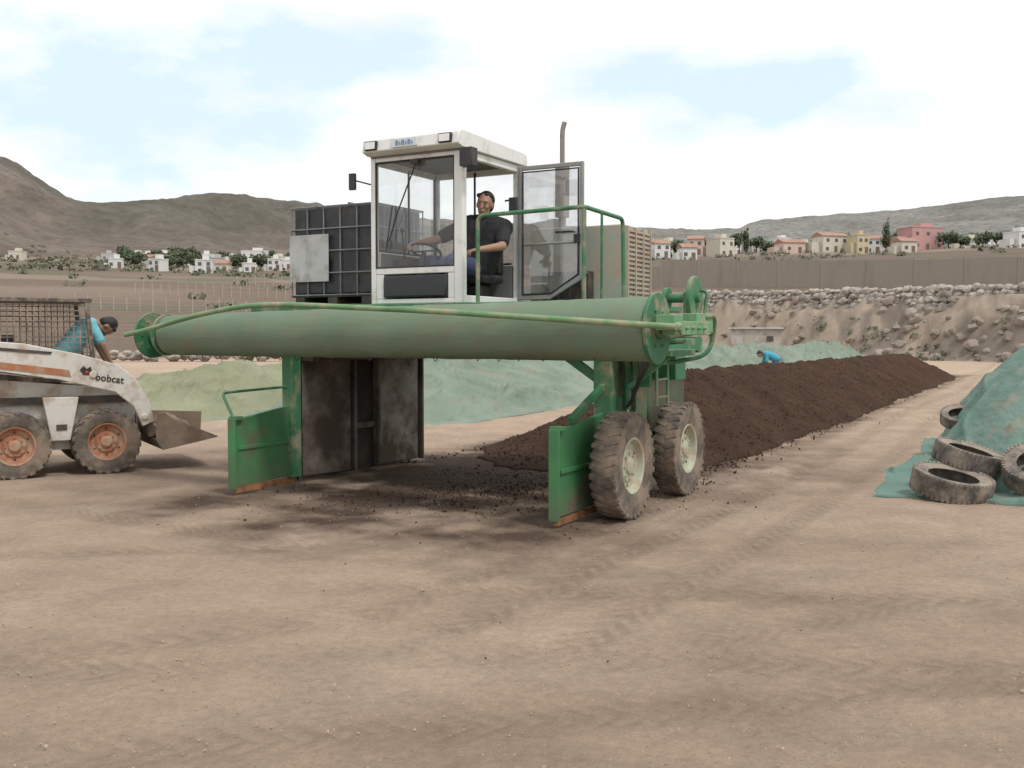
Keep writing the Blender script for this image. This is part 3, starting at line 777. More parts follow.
mb.box((dx0, dy-.02, 2.10), (dx0+fr, dy+.02, 3.62)); mb.box((dx1-fr, dy-.02, 2.32), (dx1, dy+.02, 3.62))
mb.box((dx0+fr+.001, dy-.018, 3.57), (dx1-fr-.001, dy+.018, 3.62)); mb.beam((dx0+.02, dy, 2.13), (dx0+.42, dy, 2.13), .036, .055)
mb.beam((dx0+.40, dy, 2.13), (dx1-.02, dy, 2.35), .036, .055)
mb.box((dx0+fr+.001, dy-.016, 2.72), (dx1-fr-.001, dy+.016, 2.745))
D = mb.obj('door', M_doorf, T, .008)
MB().prism([(dx0+.05,2.15),(dx0+.42,2.15),(dx1-.05,2.37),(dx1-.05,3.56),(dx0+.05,3.56)], 'xz', dy-.003, dy+.003).obj('door_glass', M_glassd, D)
MB().tube([(dx0+.5,dy-.02,2.85),(dx0+.5,dy-.06,2.85),(dx0+.7,dy-.06,2.85),(dx0+.7,dy-.02,2.85)], .012, 6, .02).box((dx1-.10,dy-.05,2.72), (dx1-.03,dy-.021,2.82)).obj('door_handle', M_black, D)
mb = MB(); mb.tube([(dx0+.06,dy-.012,2.16),(dx0+.06,dy-.012,3.55),(dx1-.06,dy-.012,3.55),(dx1-.06,dy-.012,2.38),(dx0+.43,dy-.012,2.17),(dx0+.06,dy-.012,2.16)], .012, 6); mb.obj('door_seal', M_black, D)
# ------------------------------------------------------------------ tank
def wpos(x, y, z=0):
    a, b_ = to_world(x, y); return (a, b_, z)
K = empty('water_tank', wpos(-3.74, 2.12, 2.037), MA, None, 'black plastic bulk liquid tank in a galvanised cage on the deck', 'water tank')
W, Dp, H = .62, .50, 1.20
MB().box((-W+.02,-Dp+.02,.14), (W-.02,Dp-.02,H-.004)).obj('tank', M_tank, K, .03)
mb = MB()
for x in np.linspace(-W, W, 6):
    for y in (-Dp, Dp): mb.tube([(x,y,.12),(x,y,H)], .009, 6)
for y in np.linspace(-Dp, Dp, 6)[1:-1]:
    for x in (-W, W): mb.tube([(x,y,.12),(x,y,H)], .009, 6)
for z in np.linspace(.14, H-.01, 5):
    mb.tube([(-W,-Dp-.012,z),(W,-Dp-.012,z)], .009, 6); mb.tube([(-W,Dp+.012,z),(W,Dp+.012,z)], .009, 6)
    mb.tube([(-W-.012,-Dp,z),(-W-.012,Dp,z)], .009, 6); mb.tube([(W+.012,-Dp,z),(W+.012,Dp,z)], .009, 6)
for x in (-.25, .25): mb.tube([(x,-Dp,H+.01),(x,Dp,H+.01)], .013, 6)
mb.obj('cage', M_galv, K)
MB().box((-W-.005,-Dp-.035,.30), (-.03,-Dp-.025,.86)).obj('label_plate', M_grey, K, .002)
mb = MB()
for x in (-.5, 0, .5): mb.box((x-.07,-Dp,.03), (x+.07,Dp,.12))
mb.box((-W,-Dp,.002), (W,Dp,.034)); mb.box((-W,-Dp,.115), (W,Dp,.135)); mb.obj('pallet', M_dark, K, .004)
MB().cyl((0,0,H-.04), (0,0,H+.02), .11, n=24).obj('cap', M_black, K)

# ------------------------------------------------------------------ skid loader
LA = R(32); LO = (-4.95, 12.2)
S = empty('skid_loader', (LO[0], LO[1], 0), LA, None, 'dusty white skid steer loader with orange wheels and dirt bucket', 'skid steer loader')
def lw_(x, y, z):
    return (LO[0]+x*math.cos(LA)-y*math.sin(LA), LO[1]+x*math.sin(LA)+y*math.cos(LA), z)
AX = Matrix.Rotation(R(-90), 4, 'Z')
make_wheels(S, [((0,.13,.39), 1), ((-1.02,.13,.39), 1), ((0,1.39,.39), -1), ((-1.02,1.39,.39), -1)], .395, .26, .225, 22, M_rimor, M_rubber, .012, AX)
mb = MB()
mb.prism([(-1.65,.32),(-1.65,1.1),(-1.3,1.18),(.25,1.02),(.38,.8),(.38,.28)], 'xz', .30, 1.22)
mb.prism([(-.62,.42),(-.70,.95),(-.30,.95),(-.40,.42)], 'xz', .12, .30)
mb.prism([(-1.8,.55),(-1.8,1.45),(-1.35,1.50),(-1.35,.9),(-1.5,.55)], 'xz', .1, 1.42)
BODY = mb.obj('body', M_skidwhite, S, .012)
mb = MB()
mb.box((-.56,.112,.55), (-.44,.122,.62))
mb.box((-1.3,.24,.86), (.33,.299,.95)); mb.box((.381,.34,.35), (.40,1.18,.75))
mb.obj('vent', M_dark, S)
armp = [(-1.62,1.66),(-.9,1.60),(-.30,1.47),(.12,1.34),(.33,1.18),(.50,.88),(.56,.62),(.42,.56),(.31,.82),(.10,1.0),(-.25,1.09),(-.55,1.17),(-1.62,1.30)]
for y0_, y1_ in ((.02,.13), (1.39,1.50)):
    mb = MB(); mb.prism(armp, 'xz', y0_, y1_)
    mb.cyl((-.15,y0_-.02,1.22), (-.15,y1_+.02,1.22), .045); mb.cyl((.44,y0_-.02,.68), (.44,y1_+.02,.68), .04)
    mb.obj('lift_arm', M_skidwhite, S, .01)
MB().prism([(-1.6,1.37),(-1.6,1.45),(-.42,1.28),(-.40,1.20)], 'xz', .012, .019).obj('orange_stripe', M_orange, S)
MB().prism([(-1.6,1.56),(-1.6,1.60),(-.6,1.50),(-.62,1.47)], 'xz', .010, .018).obj('dark_stripe', M_dark, S)
MB().prism([(-1.55,1.33),(-1.55,1.345),(-.7,1.20),(-.7,1.185)], 'xz', .010, .018).obj('dark_stripe', M_dark, S)
cu = bpy.data.curves.new('lettering', 'FONT'); cu.body = 'bobcat'; cu.size = .12; cu.extrude = .002; cu.offset = .0015
to = bpy.data.objects.new('lettering', cu); COL.objects.link(to); bpy.context.view_layer.update()
me = bpy.data.meshes.new_from_object(to.evaluated_get(bpy.context.evaluated_depsgraph_get()))
bpy.data.objects.remove(to)
me.materials.clear(); me.materials.append(M_black)
lt = bpy.data.objects.new('lettering', me); COL.objects.link(lt); lt.parent = S
lt.location = (-.13, .014, 1.155); lt.rotation_euler = (R(90), R(9), 0)
mb = MB(); mb.prism([(-.30,1.28),(-.26,1.33),(-.22,1.29),(-.18,1.32),(-.16,1.26),(-.19,1.215),(-.26,1.22)], 'xz', .012, .018, 0); mb.prism([(-.25,1.25),(-.22,1.275),(-.195,1.25),(-.22,1.235)], 'xz', .009, .0118, 1)
mb.obj('emblem', [M_black, M_red], S)
for yy in (.18, 1.27):
    MB().cyl((.3,yy,.9), (.60,yy,.52), .03).obj('tilt_cylinder', M_steel, S)
mb = MB(); th = .02
pr = [(.58,.72),(.56,.40),(.64,.27),(1.32,.40)]
for i in range(3):
    a, b_ = Vector((pr[i][0], 0, pr[i][1])), Vector((pr[i+1][0], 0, pr[i+1][1]))
    mb.beam(a+Vector((0,.66,0)), b_+Vector((0,.66,0)), 1.46, th)
for yy in (-.08, 1.38): mb.prism([(.57,.72),(.55,.40),(.63,.26),(1.32,.39),(1.26,.43),(.78,.64),(.66,.73)], 'xz', yy, yy+.02)
mb.box((.50,.1,.42), (.57,1.30,.70))
mb.obj('bucket', M_bucket, S, .004)
vs = []; fs = []; n = 22
for i in range(n):
    for j in range(n):
        u = i/(n-1); v = j/(n-1)
        vs.append((.60+u*.60, -.05+v*1.42, .30+u*.10+.34*math.sin(math.pi*min(1, u*.9+.18))*(.6+.4*math.sin(math.pi*v))+float(fbm(np.array([u*5]), np.array([v*9]), 3, 3)[0])*.10))
for i in range(n-1):
    for j in range(n-1): fs.append((i*n+j, i*n+j+1, (i+1)*n+j+1, (i+1)*n+j))
MB().add(vs, fs).obj('soil_load', pmat('bucket_soil', (.20,.145,.105), .95, 0, .3, 6, None, bmp=.6, bs=20, bd=.03), S)
mb = MB(); x0_, x1_, y0_, y1_ = -1.38, -.16, .34, 1.18
for x in (x0_, x1_):
    for y in (y0_, y1_): mb.beam((x+(.10 if x > -1 else 0), y, 1.0), (x, y, 2.12), .05, .05)
mb.box((x0_-.03, y0_-.03, 2.10), (x1_+.06, y1_+.03, 2.15))
mb.box((x0_, y0_, 1.12), (x1_+.06, y0_+.03, 1.45)); mb.box((x0_, y1_-.03, 1.12), (x1_+.06, y1_, 1.45))
mb.box((x0_-.02, y0_, 1.1), (x0_+.01, y1_, 1.9))
CG = mb.obj('cab_cage', M_cage, S, .006)
mb = MB()
for y in (y0_+.01, y1_-.01):
    for k in range(17):
        x = x0_+.04+k*(x1_-x0_-.04)/16; mb.beam((x,y,1.45), (x,y,2.1), .012, .008)
    for k in range(10): mb.beam((x0_,y+.006,1.48+.065*k), (x1_+.03,y+.006,1.48+.065*k), .008, .012)
mb.obj('mesh_screen', pmat('mesh_brown', (.16,.12,.09), .6, 0, .2, 5, DUST, .5, 5, .1, 30), CG)
mb = MB(); mb.box((-.95,.5,1.0), (-.45,1.02,1.14)); mb.box((-1.1,.5,1.1), (-.95,1.02,1.7)); mb.obj('seat', M_black, S, .03)

# ------------------------------------------------------------------ loose tyres
tpl = None
def loose_tyre(loc, tilt, label, s=1.):
    global tpl
    M90 = Matrix.Rotation(R(90), 4, 'Y')
    if tpl is None:
        o = tyre_mb(.41, .22, .25, 48, .003, M90, .25, .32).obj('old_tyre', M_rubber2, None, .002, True, 30); tpl = o
    else:
        o = tpl.copy(); COL.objects.link(o)
    o.location = loc; o.rotation_euler = [R(a) for a in tilt]; o.scale = (s, s, s)
    tag(o, label, 'tyre', 'old tyres holding down the cover sheet'); return o
a, b_ = hz(4.58, 10.35); z1 = max(b_+.12, .14)
loose_tyre((4.58, 10.35, z1), (12, 3, 20), 'worn black tyre lying flat at the edge of the green sheet')
a, b_ = hz(4.98, 10.85); z2 = max(z1+.22, b_+.12)
loose_tyre((4.98, 10.85, z2), (15, -4, 70), 'worn black tyre resting on another tyre', .92)
a, b_ = hz(5.42, 10.15)
loose_tyre((5.42, 10.15, b_+.13), (26, -12, -15), 'worn tyre leaning on the wrinkled green sheet', .95)
a, b_ = hz(6.22, 13.8, .25)
loose_tyre((6.22, 13.8, b_+.02), (14, -18, 30), 'small dark tyre half sunk on the slope of the green sheet', .68)

# ------------------------------------------------------------------ people
def remesh(mb, voxel, it=2):
    me = mb.mesh('tmp'); o = bpy.data.objects.new('tmp', me); COL.objects.link(o)
    m = o.modifiers.new('r', 'REMESH'); m.mode = 'VOXEL'; m.voxel_size = voxel; m.use_smooth_shade = True
    s = o.modifiers.new('s', 'SMOOTH'); s.factor = .5; s.iterations = it
    bpy.context.view_layer.update()
    out = bpy.data.meshes.new_from_object(o.evaluated_get(bpy.context.evaluated_depsgraph_get()))
    bpy.data.objects.remove(o); out.shade_smooth(); return out
M_skin = pmat('skin', (.34,.195,.135), .6, 0, .1, 8, None, bmp=.05, bs=80)
M_hair = pmat('black_hair', (.012,.010,.009), .6, 0, .4, 30, None, bmp=.6, bs=120)
M_brow = pmat('dark_brow', (.07,.045,.035), .7, 0, .2, 30, None, bmp=0)
M_lip = pmat('lips', (.24,.11,.085), .6, 0, .1, 5, None, bmp=0)
def hand(mb, wrist, d, nrm, side, sc=1.):
    wrist = Vector(wrist); d = Vector(d).normalized(); nrm = Vector(nrm); nrm = (nrm-d*nrm.dot(d)).normalized()
    s = d.cross(nrm)*side
    for k in (-.028, -.01, .01, .028):
        mb.cap(wrist+s*k*.5, wrist+d*.085*sc+s*k, .017, .013)
    for k, L in ((.033,.072), (.011,.082), (-.011,.076), (-.032,.060)):
        a = wrist+d*.09*sc+s*k; b_ = a+(d*.85-nrm*.5).normalized()*L*.5; c_ = b_+(d*.2-nrm).normalized()*L*.5
        mb.cap(a, b_, .0105, .0095); mb.cap(b_, c_, .0095, .008)
    a = wrist+d*.025+s*.03; b_ = a+(s*.8+d*.6-nrm*.3).normalized()*.04; c_ = b_+(d*.8-nrm*.6+s*.1).normalized()*.03
    mb.cap(a, b_, .014, .011); mb.cap(b_, c_, .011, .009)
def person(J, face, up, shirtcol, pantcol, label, vox=.009, cat='person', shoecol=(.05,.04,.035), sleeve=.9, scale=1., skin=None, bulk=0.):
    f = Vector(face).normalized(); u = Vector(up); u = (u-f*u.dot(f)).normalized(); s = u.cross(f)
    m3 = Matrix((s, f, u)).transposed()
    J = {k: Vector(v) for k, v in J.items()}
    o = J['pelvis'].copy()
    J = {k: v-o for k, v in J.items()}
    hc = J['head']; SK = skin or M_skin
    def H(x, y, z): return hc+m3 @ Vector((x, y, z))
    mb = MB()
    mb.ball(H(0,-.005,.02), (.076,.095,.10), m3, 20); mb.ball(H(0,.022,-.05), (.058,.066,.066), m3, 16)
    mb.ball(H(0,.06,-.095), (.028,.022,.020), m3, 10)
    mb.cap(H(0,.088,.012), H(0,.108,-.026), .009, .014)
    for sx in (-1, 1):
        mb.ball(H(sx*.078,-.005,-.01), (.010,.022,.032), m3, 10); mb.ball(H(sx*.036,.062,-.02), (.025,.022,.022), m3, 10)
    mb.ball(H(0,.075,.038), (.055,.018,.012), m3, 10)
    mb.ball(H(0,.083,-.062), (.024,.012,.010), m3, 10)
    mb.cap(J['neck'], H(0,-.015,-.06), .055, .050)
    def torso(mb, e):
        for a in ('l', 'r'):
            mb.cap(J['hip_'+a]*.8, J['sh_'+a]*.62+J['neck']*.38-(J['neck']-J['pelvis'])*.10, .115+e, .105+e)
            mb.cap(J['neck']-(J['neck'])*.03, J['sh_'+a], .058+e, .060+e)
        mb.cap(J['pelvis'], J['neck']-(J['neck'])*.22, .12+e, .115+e)
    torso(mb, bulk*.6)
    for a in ('l', 'r'):
        mb.cap(J['sh_'+a], J['el_'+a], .052+bulk*.3, .040+bulk*.2); mb.cap(J['el_'+a], J['wr_'+a], .040+bulk*.2, .027)
        mb.cap(J['hip_'+a], J['kn_'+a], .085, .058); mb.cap(J['kn_'+a], J['an_'+a], .054, .038)
        mb.cap(J['an_'+a], J['toe_'+a], .042, .032)
        dd = (J['wr_'+a]-J['el_'+a]).normalized()
        hand(mb, J['wr_'+a], dd, (0,0,1) if abs(dd.z) < .8 else f, 1 if a == 'l' else -1)
    me = remesh(mb, vox); me.materials.append(SK); me.name = 'person'
    P = bpy.data.objects.new('person', me); COL.objects.link(P); P.location = o; P.scale = (scale,)*3
    tag(P, label, cat)
    def child(mb, name, mat, v=.012, it=3):
        m = remesh(mb, v, it); m.materials.clear(); m.materials.append(mat); c = bpy.data.objects.new(name, m); COL.objects.link(c); c.parent = P
    mb = MB(); torso(mb, .014+bulk)
    for a in ('l', 'r'): mb.cap(J['sh_'+a], J['sh_'+a].lerp(J['el_'+a], sleeve), .066+bulk*.5, .060+bulk*.4)
    child(mb, 'shirt', pmat('shirt_cloth', shirtcol, .85, 0, .15, 4, None, bmp=.5, bs=9, bd=.05))
    mb = MB()
    for a in ('l', 'r'):
        mb.cap(J['pelvis']*.5, J['hip_'+a], .128, .110); mb.cap(J['hip_'+a], J['kn_'+a], .104, .074); mb.cap(J['kn_'+a], J['kn_'+a].lerp(J['an_'+a], .93), .073, .058)
    child(mb, 'trousers', pmat('trouser_cloth', pantcol, .85, 0, .15, 4, None, bmp=.4, bs=14, bd=.03))
    SM = pmat('shoe', shoecol, .7, 0, .1, 4, None, bmp=.1)
    for a in ('l', 'r'):
        mb = MB(); mb.cap(J['an_'+a]+Vector((0,0,-.02)), J['toe_'+a], .052, .042); child(mb, 'shoe', SM)
    mb = MB(); mb.ball(H(0,-.032,.040), (.084,.092,.092), m3, 20); mb.ball(H(0,-.045,-.005), (.080,.070,.085), m3, 16)
    for q in (-.06, -.035, -.01, .02, .05): mb.ball(H(q,.022+.015*math.sin(q*90),.102-abs(q)*.3), (.022,.032,.022), m3, 8)
    child(mb, 'hair', M_hair, .008, 1)
    for sx in (-1, 1):
        e = MB(); e.ball(H(sx*.032,.083,.012), (.012,.007,.005), m3, 10, 0); e.ball(H(sx*.032,.0875,.012), (.0055,.004,.005), m3, 8, 1)
        e.obj('eye', [M_eyew, M_black], P)
        e = MB(); e.cap(H(sx*.018,.092,.032), H(sx*.046,.082,.033), .0035, .003); e.obj('eyebrow', M_brow, P)
    e = MB(); e.ball(H(0,.092,-.060), (.022,.005,.005), m3, 10); e.obj('mouth', M_lip, P)
    return P
def Lm(x, y, z): return Vector(wpos(x, y, z))
def Ld(x, y, z): return Vector((x*ca-y*sa, x*sa+y*ca, z))
person(dict(pelvis=Lm(-2.00,2.00,2.46), neck=Lm(-1.88,2.04,2.91), head=Lm(-1.86,1.97,3.06),
            sh_r=Lm(-2.10,1.97,2.87), sh_l=Lm(-1.68,2.02,2.83),
            el_r=Lm(-2.27,1.74,2.72), wr_r=Lm(-2.32,1.52,2.68), el_l=Lm(-1.60,1.84,2.64), wr_l=Lm(-1.72,1.62,2.60),
            hip_r=Lm(-2.11,1.96,2.44), hip_l=Lm(-1.91,1.98,2.44), kn_r=Lm(-2.26,1.62,2.50), kn_l=Lm(-2.0,1.60,2.50),
            an_r=Lm(-2.27,1.56,2.19), an_l=Lm(-2.0,1.56,2.19), toe_r=Lm(-2.29,1.46,2.18), toe_l=Lm(-2.02,1.46,2.18)),
       Ld(.22,-1,-.16), Ld(.14,0,1), (.016,.016,.02), (.05,.065,.13), 'driver in black t-shirt and jeans seated in the cab', .008, sleeve=.75, scale=1.17, bulk=.02)
def Lv(x, y, z): return Vector(lw_(x, y, z))
def Lvd(x, y, z): return Vector((x*math.cos(LA)-y*math.sin(LA), x*math.sin(LA)+y*math.cos(LA), z))
person(dict(pelvis=Lv(-.55,.76,1.27), neck=Lv(-.07,.72,1.82), head=Lv(.08,.70,1.77),
            sh_r=Lv(-.12,.55,1.80), sh_l=Lv(-.12,.91,1.80), el_r=Lv(-.01,.47,1.56), wr_r=Lv(.08,.50,1.36), el_l=Lv(.02,.98,1.56), wr_l=Lv(.10,.95,1.37),
            hip_r=Lv(-.52,.66,1.24), hip_l=Lv(-.52,.86,1.24), kn_r=Lv(-.12,.62,1.18), kn_l=Lv(-.12,.90,1.18),
            an_r=Lv(.02,.62,.78), an_l=Lv(.02,.90,.78), toe_r=Lv(.14,.62,.76), toe_l=Lv(.14,.90,.76)),
       Lvd(-.05,.0,-1), Lvd(1,0,.0), (.17,.46,.53), (.05,.055,.07), 'worker in light blue shirt leaning forward out of the loader', .009, sleeve=.8, scale=1.08,
       skin=pmat('tanned_skin', (.27,.15,.10), .55, 0, .1, 8, None, bmp=.05, bs=80))
bx, by = 9.0, 35.0
def Q(x, y, z): return Vector((bx+x, by+y, z))
person(dict(pelvis=Q(.25,0,.88), neck=Q(-.18,-.05,1.08), head=Q(-.34,-.06,1.03), sh_r=Q(-.12,-.22,1.02), sh_l=Q(-.12,.14,1.02),
            el_r=Q(-.16,-.26,.74), wr_r=Q(-.26,-.22,.50), el_l=Q(-.16,.18,.74), wr_l=Q(-.26,.14,.50),
            hip_r=Q(.25,-.10,.85), hip_l=Q(.25,.10,.85), kn_r=Q(.12,-.13,.46), kn_l=Q(.16,.13,.46), an_r=Q(.25,-.13,.07), an_l=Q(.27,.13,.07), toe_r=Q(.10,-.14,.04), toe_l=Q(.12,.14,.04)),
       (-.6,0,-.8), (-.8,0,.6), (.06,.30,.42), (.05,.13,.24), 'person in blue clothes bending over between the heaps', .012, sleeve=.9)

# ------------------------------------------------------------------ background: wall, fence, shed, stones
M_wallscreen = pmat('weathered_boards', (.29,.25,.21), .85, 0, .10, .5, (.24,.20,.165), .45, .5, .15, 4, .03, sc=(1, 1, .3))
mb = MB()
A, B_ = Vector((10, 127, 0)), Vector((66, 88, 0)); Ln = (B_-A).length; N_ = int(Ln/2.4); d = (B_-A).normalized()
for i in range(N_):
    a = A+d*(i*Ln/N_); b_ = A+d*((i+1)*Ln/N_)
    mid = (a+b_)/2; z = tz(mid.x, mid.y)
    h = 2.95*(mid.length/115)
    zt_ = .5*z+.5*tz(*(A+d*((i//4*4+2)*Ln/N_)).to_2d())
    mb.beam((a.x,a.y,zt_+h/2-.3), (b_.x,b_.y,zt_+h/2-.3), .12, h+.6)
    if i % 2 == 0: mb.beam((a.x,a.y,z-.5), (a.x,a.y,zt_+h+.04), .16, .16)
o = mb.obj('boundary_wall', M_wallscreen, smooth=False); tag(o, 'long weathered grey-brown panel wall along the terrace', 'wall')
M_rock = pmat('field_stone', (.40,.365,.325), .9, 0, .35, .6, (.20,.17,.145), .5, 1.2, .5, 3, .1)
import bmesh
bm0 = bmesh.new(); bmesh.ops.create_icosphere(bm0, subdivisions=2, radius=1)
iv = [v.co.copy() for v in bm0.verts]; ifc = [tuple(v.index for v in f.verts) for f in bm0.faces]; bm0.free()
def rock(mb, c, s, mi=0):
    sd = rnd.uniform(0, 99); q = Euler((rnd.uniform(0,6), rnd.uniform(0,6), rnd.uniform(0,6))).to_matrix()
    sc = Vector((rnd.uniform(.8,1.3), rnd.uniform(.8,1.2), rnd.uniform(.65,1)))*s
    vs = []
    for v in iv:
        n = 1+.55*float(vnoise(v.x*1.6+sd, v.y*1.6+v.z*2.3, 2))
        p = q @ Vector((v.x*n, v.y*n, v.z*n)); vs.append(Vector(c)+Vector((p.x*sc.x, p.y*sc.y, p.z*sc.z)))
    mb.add(vs, ifc, mi)
mb = MB(); mf = MB(); x = 13.
while x < 50:
    y = float(bankY(np.array([x]))[0])
    if y < 30: break
    nrm = Vector((2.1, 1, 0)).normalized() if x > 15 else Vector((0, 1, 0))
    hx, hy = x+nrm.x*4.4, y+nrm.y*4.4; zt_ = tz(hx, hy)
    for k in range(5):
        s = rnd.uniform(.26, .42); off = 3.7+.12*k+rnd.uniform(-.1, .1)
        rock(mb, (x+nrm.x*off+rnd.uniform(-.1,.1), y+nrm.y*off, zt_-1.15+.40*k+rnd.uniform(-.08,.08)), s)
    for _ in range(4):
        off = rnd.uniform(.6, 3.8); px, py = x+nrm.x*off+rnd.uniform(-.2,.2), y+nrm.y*off
        s = rnd.uniform(.12, .5)
        if float(vnoise(px*.35, py*.35, 91)) > -.12: rock(mf, (px, py, tz(px, py)-.3*s), s)
    x += .26 if x > 15 else .55
o = mb.obj('stone_wall', M_rock, smooth=True, ang=25); tag(o, 'rough dry-stone wall on top of the earth bank', 'stone wall')
o = mf.obj('bank_rocks', pmat('bank_stone', (.30,.255,.21), .9, 0, .3, .6, (.19,.155,.125), .5, 1.2, .5, 3, .1), smooth=True, ang=25); o['kind'] = 'stuff'
mb = MB()
for i in range(120):
    x = -26+i*.26+rnd.uniform(-.1,.1); y = 66+.10*x+rnd.uniform(-.4,.4); rock(mb, (x, y, .25+rnd.uniform(0,.35)), rnd.uniform(.2,.4))
o = mb.obj('stone_wall', M_rock, smooth=True, ang=25); tag(o, 'low row of rubble stones at the yard edge', 'stone wall')
SH = empty('storage_shed', (19.4, 79.5, 0), R(-14), None, 'small grey flat-roofed block shed at the foot of the bank', 'shed')
MW = pmat('whitewash', (.38,.365,.34), .85, 0, .12, 1, (.25,.21,.17), .45, 1.5, .1, 10)
MB().box((-1.9,-1.5,0), (1.9,1.5,2.15)).obj('wall', MW, SH, .02)
MB().box((-2.1,-1.7,2.152), (2.1,1.7,2.28)).obj('roof', M_grey, SH, .02)
MB().box((-.9,-1.54,0), (-.1,-1.502,1.85)).obj('door', M_eng, SH); MB().box((.8,-1.54,1.2), (1.3,-1.502,1.6)).obj('window', M_dark, SH)
M_post = pmat('old_wood', (.38,.33,.28), .9, 0, .3, 6, None, bmp=.2)
for (xa, ya, xb, yb, n) in ((-62,165,-24,158,26), (-52,190,-30,205,16), (-60,130,-30,126,18)):
    mb = MB()
    P_ = []
    for i in range(n):
        x = xa+(xb-xa)*i/(n-1); y = ya+(yb-ya)*i/(n-1); z = tz(x, y); P_.append((x, y, z))
        mb.cyl((x,y,z-.3), (x,y,z+2.0+rnd.uniform(-.1,.2)), .08, n=6)
    for h in (.9, 1.6): mb.tube([(p[0],p[1],p[2]+h) for p in P_], .014, 4)
    o = mb.obj('field_fence', M_post, smooth=False); tag(o, 'wooden post and wire fence across the brown field', 'fence')

# ------------------------------------------------------------------ houses
M_tile = pmat('clay_tile', (.33,.19,.14), .85, 0, .2, 1, None, bmp=.3, bs=4)
M_win = pmat('house_window', (.09,.095,.10), .3, 0, .2, 1, None, bmp=0)
M_hdoor = pmat('house_door', (.16,.12,.09), .7, 0, .2, 1, None, bmp=0)
walls = {'white': (.62,.61,.59), 'cream': (.55,.51,.43), 'pink': (.48,.28,.26), 'ochre': (.5,.43,.29), 'salmon': (.55,.43,.36), 'grey': (.42,.41,.39)}
WM = {k: pmat('plaster_'+k, v, .85, 0, .08, .5, None, bmp=0) for k, v in walls.items()}
def house(px, Y, w, h, dpt, col, roof='flat', rot=0, storeys=2, wing=True):
    k = .62 if px < 300 else .74; w *= k; h *= (.70 if px < 300 else .80); dpt *= k
    X = (px-512)/1000*Y; z = tz(X, Y)-.4
    lab = '%s %s house with %s roof on the slope' % ({1: 'single-storey', 2: 'two-storey', 3: 'three-storey'}[storeys], col, 'clay-tiled' if roof != 'flat' else 'flat')
    r = empty('house', (X, Y, z), R(rot), None, lab, 'house', 'houses of the hillside village')
    mb = MB().box((-w/2,-dpt/2,-2), (w/2,dpt/2,h))
    sgn = 1 if (px % 2) else -1
    mb.box((min(sgn*w*.5,sgn*w*.85)+.002*sgn,-dpt*.3,-2), (max(sgn*w*.5,sgn*w*.85)+.002*sgn,dpt*.4,h*.62))
    mb.obj('wall', WM[col], r)
    if roof == 'flat':
        MB().box((-w/2-.1,-dpt/2-.1,h+.003), (w/2+.1,dpt/2+.1,h+.3)).box((-w*.1,-dpt*.2,h+.303), (w*.25,dpt*.3,h+1.5)).obj('roof', [WM[col]], r)
    else:
        MB().prism([(-dpt/2-.3,h+.003),(dpt/2+.3,h+.003),(0,h+1.2)], 'yz', -w/2-.25, w/2+.25).obj('roof', M_tile, r)
    n = max(2, int(w/2.6))
    for s in range(storeys):
        for i in range(n):
            x = -w/2+w*(i+.5)/n+rnd.uniform(-.2,.2); zz = h*(s+.45)/storeys
            if s == 0 and i == n//2:
                MB().box((x-.5,-dpt/2-.06,.3), (x+.5,-dpt/2-.003,2.0)).obj('door', M_hdoor, r)
            else:
                MB().box((x-.45,-dpt/2-.06,zz-.35), (x+.45,-dpt/2-.003,zz+.55)).obj('window', M_win, r)
